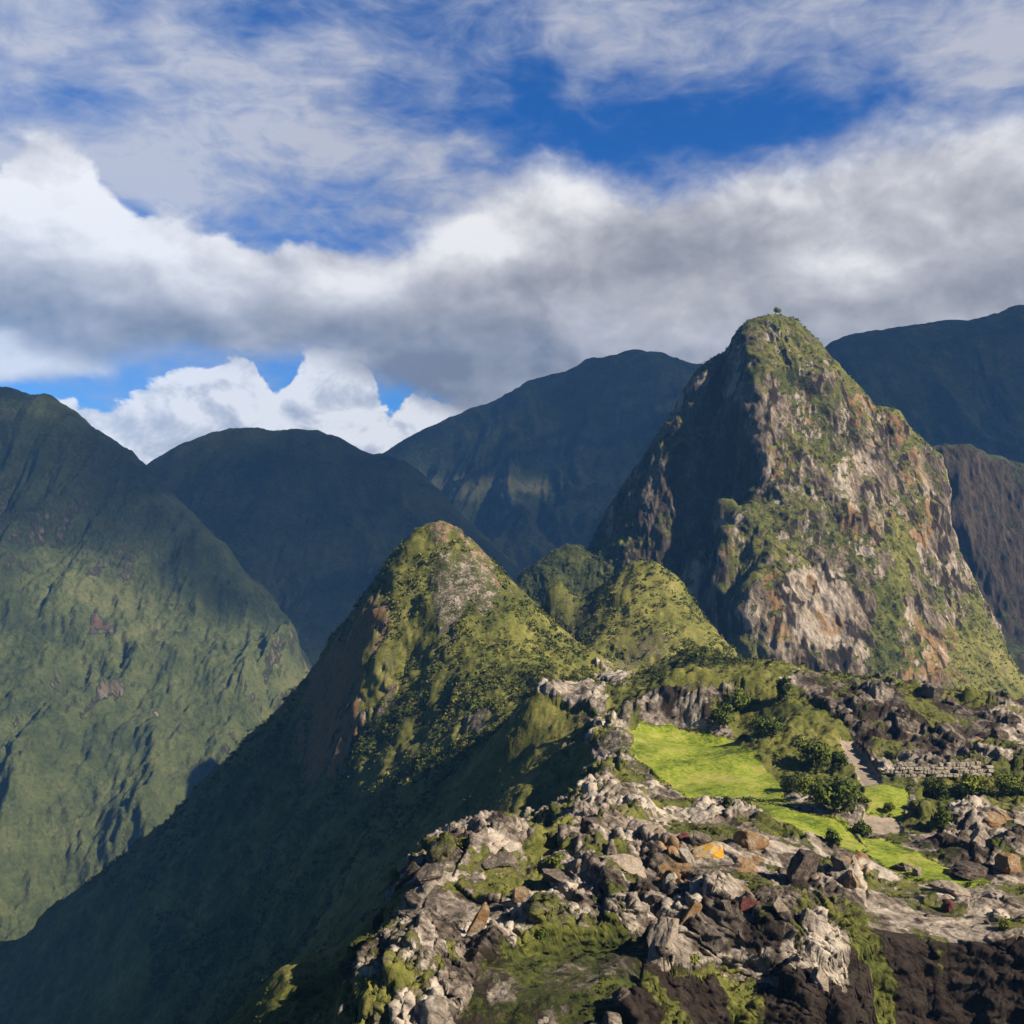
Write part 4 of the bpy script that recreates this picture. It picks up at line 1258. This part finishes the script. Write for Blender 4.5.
def plant(name, label, cat, base, w, h, tone, seed, leaves=1300, group=None, lean=0.0, stem_h=0.25, lobes=7, leaf=0.055):
    rng = np.random.default_rng(seed)
    root = bpy.data.objects.new(name, None)
    S.collection.objects.link(root)
    root.location = base
    root.empty_display_size = 0.5
    tag(root, label, cat, group)
    top = h
    cs = []
    segs = [tube((0, 0, -0.5), (lean * h * 0.4, 0, h * 0.45), 0.035 * h + 0.03, 0.02 * h + 0.02)]
    for i in range(lobes):
        a = rng.uniform(0, 2 * math.pi)
        q = math.sqrt(rng.uniform(0, 1)) * 0.30 * w
        c = np.array([math.cos(a) * q + lean * h * 0.7, math.sin(a) * q, h * rng.uniform(stem_h + 0.06, 0.70)])
        cs.append((c, rng.uniform(0.20, 0.34) * w, rng.uniform(0.22, 0.32) * h))
        segs.append(tube((lean * h * 0.3, 0, h * 0.3 * stem_h * 2), c, 0.016 * h + 0.015, 0.008 * h + 0.01, 5))
    v_, f_ = join(segs)
    st = np_mesh('trunk' if cat == 'tree' else 'stem', v_, f_, bark, parent=root)
    per = leaves // lobes
    Cs, Ns, tn = [], [], []
    for c, rw, rh in cs:
        d = rng.normal(size=(per, 3))
        d /= np.linalg.norm(d, axis=1, keepdims=True)
        wob = 1 + 0.28 * np.sin(d[:, 0] * 5 + c[0] * 3) * np.sin(d[:, 1] * 6 + c[1]) + rng.normal(size=per) * 0.10
        rad = (rng.uniform(0.35, 1.0, per) ** 0.45) * wob
        Cs.append(c + d * rad[:, None] * [rw, rw, rh])
        Ns.append(d + rng.normal(size=d.shape) * 0.5)
        tn.append(np.clip(tone + rng.normal() * 0.09 + rng.normal(size=per) * 0.12, 0, 1))
    Cs, Ns, tn = np.concatenate(Cs), np.concatenate(Ns), np.concatenate(tn)
    keep = Cs[:, 2] > 0.02 * h
    Cs, Ns, tn = Cs[keep], Ns[keep], tn[keep]
    v_, f_ = leaf_quads(Cs, Ns, leaf * (w + h) * 0.5 * rng.uniform(0.7, 1.3, len(Cs)), rng)
    np_mesh('crown' if cat == 'tree' else 'foliage', v_, f_, bush_mat, {'leaf': np.repeat(tn, 4)[:, None] * np.ones(3)}, parent=root, smooth=False)
    return root


# the small tree on the summit
top_i = np.argmin(np.abs(PEAK_P[..., 0] / PEAK_P[..., 1] * F + 512 - 775) + np.abs(PEAK_P[..., 1] - 900) * 0.5 - PEAK_P[..., 2] * 0.6)
tp = PEAK_P.reshape(-1, 3)[top_i]
plant('summit_tree', 'tiny lone tree standing on the very top of the tall rock peak', 'tree', tp - np.array([0, 0, 0.8]), 7.0, 8.0, 1.0, 41, 420, lean=0.30, stem_h=0.45, lobes=6, leaf=0.075)

BUSHES = [
    # foot u, foot v, width px, height px, tone, label
    (834, 812, 58, 40, 0.30, 'big round dark bush beside the trodden path'),
    (768, 736, 40, 22, 0.22, 'dark green bush above the rock step behind the main lawn'),
    (722, 724, 32, 24, 0.40, 'olive bush at the far corner of the main lawn'),
    (742, 712, 30, 26, 0.55, 'light olive bush in front of the dark outcrop'),
    (782, 700, 18, 26, 0.05, 'dark upright shrub against the grey rock behind the lawn'),
    (812, 762, 46, 24, 0.35, 'broad green bush uphill of the big round dark bush'),
    (840, 768, 22, 18, 0.08, 'small dark bush at the upper end of the path'),
    (790, 792, 28, 22, 0.15, 'dark bush at the lower corner of the main lawn'),
    (806, 796, 26, 22, 0.75, 'bright yellowish bush between the lawn and the big round bush'),
    (936, 800, 30, 26, 0.25, 'dark green bush at the left end of the pale stone wall'),
    (968, 794, 44, 22, 0.70, 'wide yellow green bush below the pale stone wall'),
    (1010, 792, 44, 20, 0.45, 'green bush at the right edge below the bank'),
    (945, 826, 26, 24, 0.30, 'dark green bush hanging over the rusty rocks'),
    (890, 812, 18, 10, 0.50, 'low bush on the small square lawn'),
    (862, 834, 24, 18, 0.30, 'mixed green bush between the two paths of lawn'),
    (832, 846, 22, 18, 0.20, 'dark low bush on the narrow strip of lawn'),
    (727, 812, 16, 18, 0.15, 'small dark bush on the rocks below the main lawn'),
    (1005, 930, 17, 15, 0.98, 'small bright yellow green bush above the dark bank'),
    (594, 718, 10, 12, 0.15, 'small dark bush on the pale bare crest'),
    (608, 724, 10, 13, 0.10, 'narrow dark bush right of its neighbour on the pale bare crest'),
    (690, 968, 24, 12, 0.55, 'grassy tuft on the ledge below the dark banded rock step'),
    (556, 868, 22, 12, 0.70, 'bright green tuft among the grey rocks'),
    (540, 944, 18, 16, 0.25, 'dark green bush in a hollow of the foreground rocks'),
    (462, 846, 28, 8, 0.80, 'low bright green cushion on the left rim of the foreground rocks'),
]
for i, (u, v, wpx, hpx, tone, lab) in enumerate(BUSHES):
    p = hit(u, v)
    if p is None:
        continue
    k = p.y / F
    plant('bush', lab, 'bush', p, wpx * k * 0.82, hpx * k * 0.95, min(1.0, tone + 0.18), 500 + i, int(500 + wpx * hpx * 1.1), 'bushes around the lawns and rocks', lobes=6 + wpx // 12,
          stem_h=0.12, leaf=0.05 if wpx > 25 else 0.08)


# ------------------------------------------------------------------ rocks and old stone walls
def stone_material(name, stops, stain=None, scale=0.8, blocky=None):
    m, t, b = new_mat(name)
    P = t.new('ShaderNodeTexCoord').outputs['Object']
    a = t.noise(P, scale, 8, 0.7, 0.5)
    c = t.noise(P, scale * 4, 6, 0.7)
    q = t.m('ADD', t.m('MULTIPLY', a, 0.6), t.m('MULTIPLY', c, 0.4))
    q = t.m('ADD', t.m('MULTIPLY', t.m('SUBTRACT', q, 0.5), 1.8), 0.5)
    col = t.ramp(q, stops)
    if blocky:
        sp = t.new('ShaderNodeSeparateColor')
        t.l.new(t.new('ShaderNodeAttribute', attribute_name='block').outputs['Color'], sp.inputs[0])
        col = t.mix(t.step(sp.outputs[0], 0.3, 1.0, 0.0, 0.55), col, blocky)
    if stain:
        col = t.mix(t.step(t.noise(P, scale * 0.7, 5, 0.6), 0.42, 0.56), col, stain)
    t.l.new(col, b.inputs['Base Color'])
    bump(t, b, q, 0.4)
    return m


GREY = stone_material('grey_stone', [(0.2, (0.02, 0.015, 0.011)), (0.45, (0.085, 0.068, 0.053)), (0.65, (0.16, 0.13, 0.10)), (0.85, (0.27, 0.225, 0.18))])
PALE = stone_material('pale_stone', [(0.2, (0.06, 0.045, 0.033)), (0.45, (0.19, 0.15, 0.112)), (0.75, (0.32, 0.265, 0.205))])
WHITE = stone_material('white_stone', [(0.2, (0.13, 0.105, 0.08)), (0.5, (0.29, 0.255, 0.21)), (0.8, (0.42, 0.38, 0.325))])
DARK = stone_material('dark_stone', [(0.25, (0.018, 0.012, 0.009)), (0.48, (0.050, 0.036, 0.027)), (0.7, (0.13, 0.10, 0.078))])
LICHEN = stone_material('lichen_stone', [(0.2, (0.14, 0.11, 0.07)), (0.5, (0.30, 0.24, 0.15)), (0.8, (0.42, 0.36, 0.26))], (0.42, 0.22, 0.02))
RUST = stone_material('red_stone', [(0.2, (0.05, 0.012, 0.01)), (0.5, (0.085, 0.030, 0.024)), (0.8, (0.17, 0.09, 0.07))])
OCHRE = stone_material('ochre_stone', [(0.2, (0.09, 0.05, 0.025)), (0.5, (0.19, 0.135, 0.085)), (0.8, (0.32, 0.25, 0.17))], (0.17, 0.095, 0.04))

WALL_PALE = stone_material('pale_wall_stone', [(0.2, (0.13, 0.105, 0.08)), (0.5, (0.27, 0.23, 0.18)), (0.8, (0.38, 0.34, 0.28))], blocky=(0.22, 0.175, 0.12))


def rock_mesh(name, sx, sy, sz, seed, mat, sharp=1.0):
    """an angular broken rock: a subdivided block cut by random planes, with a rough surface; sits on z = 0"""
    rng = np.random.default_rng(seed)
    n = 13
    g_ = np.linspace(-1, 1, n)
    vs, fs, k = [], [], 0
    for ax in range(3):
        for sg in (-1, 1):
            a, b = np.meshgrid(g_, g_)
            p = np.zeros((n, n, 3))
            p[..., ax] = sg
            p[..., (ax + 1) % 3] = a * (1 if sg > 0 else -1)
            p[..., (ax + 2) % 3] = b
            vs.append(p.reshape(-1, 3))
            fs.append(grid_faces(n, n).reshape(-1, 4) + k)
            k += n * n
    v_ = np.concatenate(vs)
    v_ = v_ / np.maximum(1e-6, (np.abs(v_) ** 5).sum(1, keepdims=True)) ** (1 / 5)
    for i in range(11):
        d = rng.normal(size=3)
        d[2] *= 0.7
        d /= np.linalg.norm(d)
        lim = rng.uniform(0.55, 0.92)
        over = np.maximum(0, v_ @ d - lim)
        v_ = v_ - over[:, None] * d * sharp
    d = v_ / np.linalg.norm(v_, axis=1, keepdims=True)
    r = fbm3(v_[:, 0] * 1.7 + seed, v_[:, 1] * 1.7, v_[:, 2] * 2.6, 4, seed % 97) * 0.10
    v_ = (v_ + d * r[:, None]) * [sx / 2, sy / 2, sz / 2]
    v_[:, 2] += sz * 0.38
    me = np_mesh(name, v_, np.concatenate(fs), mat, smooth=False)
    return me


def rock_at(u, v, wpx, hpx, seed, mat, label, rot=(0, 0, 0), depth=0.8, name='boulder', cat='boulder', group=None):
    p = hit(u, v)
    if p is None:
        return None
    k = p.y / F * 0.9
    o_ = rock_mesh(name, wpx * k, wpx * k * depth, hpx * k * 1.15, seed, mat)
    o_.location = p - Vector((0, -0.25 * wpx * k, 0.28 * hpx * k))
    o_.rotation_euler = tuple(R(a) for a in rot)
    tag(o_, label, cat, group)
    return o_


ROCKS = [
    (672, 890, 20, 26, WHITE, 'white jagged rock standing among the rusty foreground rocks', (0, 12, 20)),
    (690, 862, 16, 22, WHITE, 'white rock behind the jagged white one, beside the orange lichen slab', (0, -18, 10)),
    (702, 846, 26, 18, GREY, 'pale grey fluted block above the orange lichen slab', (5, 4, 30)),
    (684, 842, 20, 12, RUST, 'rusty red rock left of the pale grey fluted block', (0, 10, 5)),
    (712, 858, 36, 10, LICHEN, 'flat slab covered with bright orange yellow lichen', (8, -14, 12)),
    (748, 912, 24, 17, RUST, 'dark red stone on top of the dark banded rock step', (0, 8, 25)),
    (728, 910, 18, 15, GREY, 'small grey stone left of the dark red one', (0, -8, 50)),
    (800, 948, 16, 44, PALE, 'long pale stone leaning down at the right end of the dark rock step', (0, 14, 10)),
    (787, 916, 16, 24, PALE, 'pale grey stone leaning the other way above the long pale one', (0, -32, 0)),
    (662, 975, 40, 70, PALE, 'large pale sloping rock face left of the dark rock step', (-18, 16, 20)),
    (680, 925, 14, 40, OCHRE, 'narrow tan rock rib rising to the white jagged rock', (0, 36, 10)),
    (800, 880, 42, 40, DARK, 'dark brown hollowed rock below the narrow strip of lawn', (0, 10, 15)),
    (848, 872, 20, 26, GREY, 'grey upright fin of rock on the edge of the strip of lawn', (0, -22, 20)),
    (862, 880, 14, 40, PALE, 'thin pinkish fin of rock leaning beside the grey upright one', (0, -20, 15)),
    (852, 890, 22, 24, OCHRE, 'orange brown rock wedged under the two fins', (0, 8, 40)),
    (904, 872, 30, 10, GREY, 'flat grey slab lying on the lower lawn', (4, 24, 35)),
    (918, 876, 12, 12, PALE, 'rounded pale stone at the end of the flat grey slab', (0, 0, 20)),
    (955, 896, 44, 12, PALE, 'long low pinkish slab along the lower edge of the lawn', (0, 12, 15)),
    (950, 912, 14, 16, RUST, 'small red stone below the long pinkish slab', (0, 0, 30)),
    (935, 698, 24, 20, GREY, 'light grey boulder on top of the brown bank', (0, 5, 20)),
    (950, 704, 16, 10, DARK, 'dark boulder right of the light grey one on the bank', (0, 0, 60)),
    (1000, 740, 24, 14, DARK, 'dark broken boulder at the right end of the brown bank', (0, 14, 10)),
    (1015, 725, 20, 14, DARK, 'dark boulder above the broken one at the right edge', (0, -8, 30)),
    (972, 880, 46, 20, DARK, 'large dark brown rock mass beside the tip of the lower lawn', (0, 14, 15)),
    (1010, 872, 34, 24, OCHRE, 'tan and orange boulder at the right edge beside the dark brown mass', (0, -6, 40)),
    (985, 846, 34, 20, PALE, 'pale block above the dark brown mass at the right edge', (0, 6, 15)),
    (962, 824, 30, 14, GREY, 'grey flat block below the wide yellow green bush', (0, 4, 20)),
    (1000, 826, 40, 14, OCHRE, 'tan flat ledge block right of the grey flat one', (0, -5, 10)),
    (500, 868, 40, 16, GREY, 'broad grey slab near the left rim of the foreground rocks', (6, -12, 25)),
    (590, 832, 34, 16, DARK, 'dark slate coloured block below the pale bare crest', (4, 10, 30)),
    (560, 884, 44, 18, GREY, 'grey slab tilted to the right in the middle of the outcrop', (8, 16, 20)),
    (620, 870, 60, 14, PALE, 'long pale slab running towards the jagged white rock', (6, 14, 12)),
    (520, 905, 18, 24, OCHRE, 'tan upright stone with yellow moss at its foot', (0, 8, 20)),
    (468, 935, 16, 46, OCHRE, 'narrow tan rib of rock running down the left side of the outcrop', (0, 30, 25)),
    (640, 838, 36, 22, PALE, 'greenish pale ribbed block in the upper outcrop', (5, 8, 25)),
    (752, 848, 40, 24, OCHRE, 'brown ribbed block right of the orange lichen slab', (4, -8, 20)),
    (826, 990, 20, 30, PALE, 'pale stone low down beside the grassy ledge', (0, -24, 20)),
    (430, 880, 40, 18, GREY, 'grey rock shelf on the left shoulder of the outcrop', (6, -14, 30)),
]
for i, (u, v, wpx, hpx, m_, lab, rot) in enumerate(ROCKS):
    rock_at(u, v, wpx, hpx, 900 + i, m_, lab, rot)
rng = np.random.default_rng(77)
base_rocks = [rock_mesh('boulder', 1, rng.uniform(0.7, 1.1), rng.uniform(0.5, 0.8), 1300 + i, (GREY, GREY, PALE, DARK, OCHRE, GREY)[i % 6]) for i in range(12)]
used, cnt = set(), 0
while cnt < 36:
    u, v = rng.uniform(400, 1020), rng.uniform(700, 935)
    if not poly_w(np.array([u]), np.array([v]), OUT, 1)[0] > 0.5:
        continue
    p = hit(u, v)
    if p is None or p.y > 345:
        continue
    a_, b_ = int(np.interp(p.y, Ys, YI)), int((p.x / p.y - dxs[0]) / (dxs[1] - dxs[0]))
    if flat[a_, b_] > 0.2 or rock[a_, b_] < 0.4:
        continue
    k = rng.integers(0, 12)
    o_ = base_rocks[k] if k not in used else base_rocks[k].copy()
    if k in used:
        S.collection.objects.link(o_)
    used.add(k)
    sc = (rng.uniform(0, 1) ** 2.5 * 9 + 3.5) * p.y / F
    o_.scale = (sc, sc, sc)
    o_.location = p - Vector((0, 0, 0.22 * sc))
    o_.rotation_euler = (rng.normal() * 0.25, rng.normal() * 0.25, rng.uniform(0, 6.28))
    tag(o_, 'small angular loose stone lying on the rocky ground', 'stone', 'loose stones scattered over the rocky ground')
    cnt += 1
for k in range(12):
    if k not in used:
        bpy.data.objects.remove(base_rocks[k])


def stone_wall(label, pts, height, thick, course, mat, seed, batter=0.12, ragged=0.5):
    """dry stone wall of fitted blocks along pts = [(u, v), ...]: base follows the ground"""
    rng = np.random.default_rng(seed)
    W_ = [hit(*q) if not isinstance(q, Vector) else q for q in pts]
    seg = []
    for a, b in zip(W_[:-1], W_[1:]):
        seg.append((a, b, (b - a).length))
    L = sum(q[2] for q in seg)
    gv = grid_faces(4, 4).reshape(-1, 4)

    def at_(s):
        for a, b, l in seg:
            if s <= l or (a, b, l) == seg[-1]:
                f = s / l
                d = (b - a)
                d.z = 0
                d.normalize()
                return a.lerp(b, f), d
            s -= l
    parts = []
    z, row = 0.0, 0
    while z < height:
        hgt = course * rng.uniform(0.6, 1.4)
        s = -rng.uniform(0, course)
        while s < L:
            wd = course * rng.uniform(0.8, 3.6)
            mid = min(max(s + wd / 2, 0.01), L - 0.01)
            p, d = at_(mid)
            nrm = Vector((d.y, -d.x, 0))
            top = height * (1 - ragged * max(0, 0.5 * math.sin(mid * 0.37 + seed) + rng.uniform(-0.3, 0.4)))
            if z < top and rng.uniform() > 0.02:
                g_ = np.linspace(-1, 1, 4)
                vs, fs, kk = [], [], 0
                for ax in range(3):
                    for sg in (-1, 1):
                        aa, bb = np.meshgrid(g_, g_)
                        q = np.zeros((4, 4, 3))
                        q[..., ax] = sg
                        q[..., (ax + 1) % 3] = aa * sg
                        q[..., (ax + 2) % 3] = bb
                        vs.append(q.reshape(-1, 3))
                        fs.append(gv + kk)
                        kk += 16
                q = np.concatenate(vs)
                q = q * (1 - 0.10 * ((np.abs(q) > 0.9).sum(1, keepdims=True) - 1))
                q = q + fbm3(q[:, 0] * 1.3 + s, q[:, 1] * 1.3 + z, q[:, 2] * 1.3, 2, seed)[:, None] * 0.24 * np.sign(q)
                q = q * [wd / 2 * 0.97, thick / 2 * rng.uniform(0.9, 1.1), hgt / 2 * 0.97]
                c = np.array(p) + np.array(nrm) * (-batter * z + rng.normal() * 0.14) + np.array([0, 0, z + hgt / 2 - 0.3])
                wv = c + q[:, :1] * np.array(d) + q[:, 1:2] * np.array(nrm) + q[:, 2:] * np.array([0, 0, 1.0])
                parts.append((wv, np.concatenate(fs)))
            s += wd
        z += hgt * 0.98
        row += 1
    v_, f_ = join(parts)
    o_ = np_mesh('stone_wall', v_, f_, mat, {'block': np.repeat(rng.uniform(0, 1, len(parts)), len(parts[0][0]))[:, None] * np.ones(3)}, smooth=False)
    tag(o_, label, 'stone wall')
    return o_


stone_wall('low pale stone wall along the foot of the brown bank behind the bushes', [(897, 776), (930, 777), (990, 776)], 3.0, 1.0, 0.7, WALL_PALE, 5, ragged=0.8)
#@@DETAIL
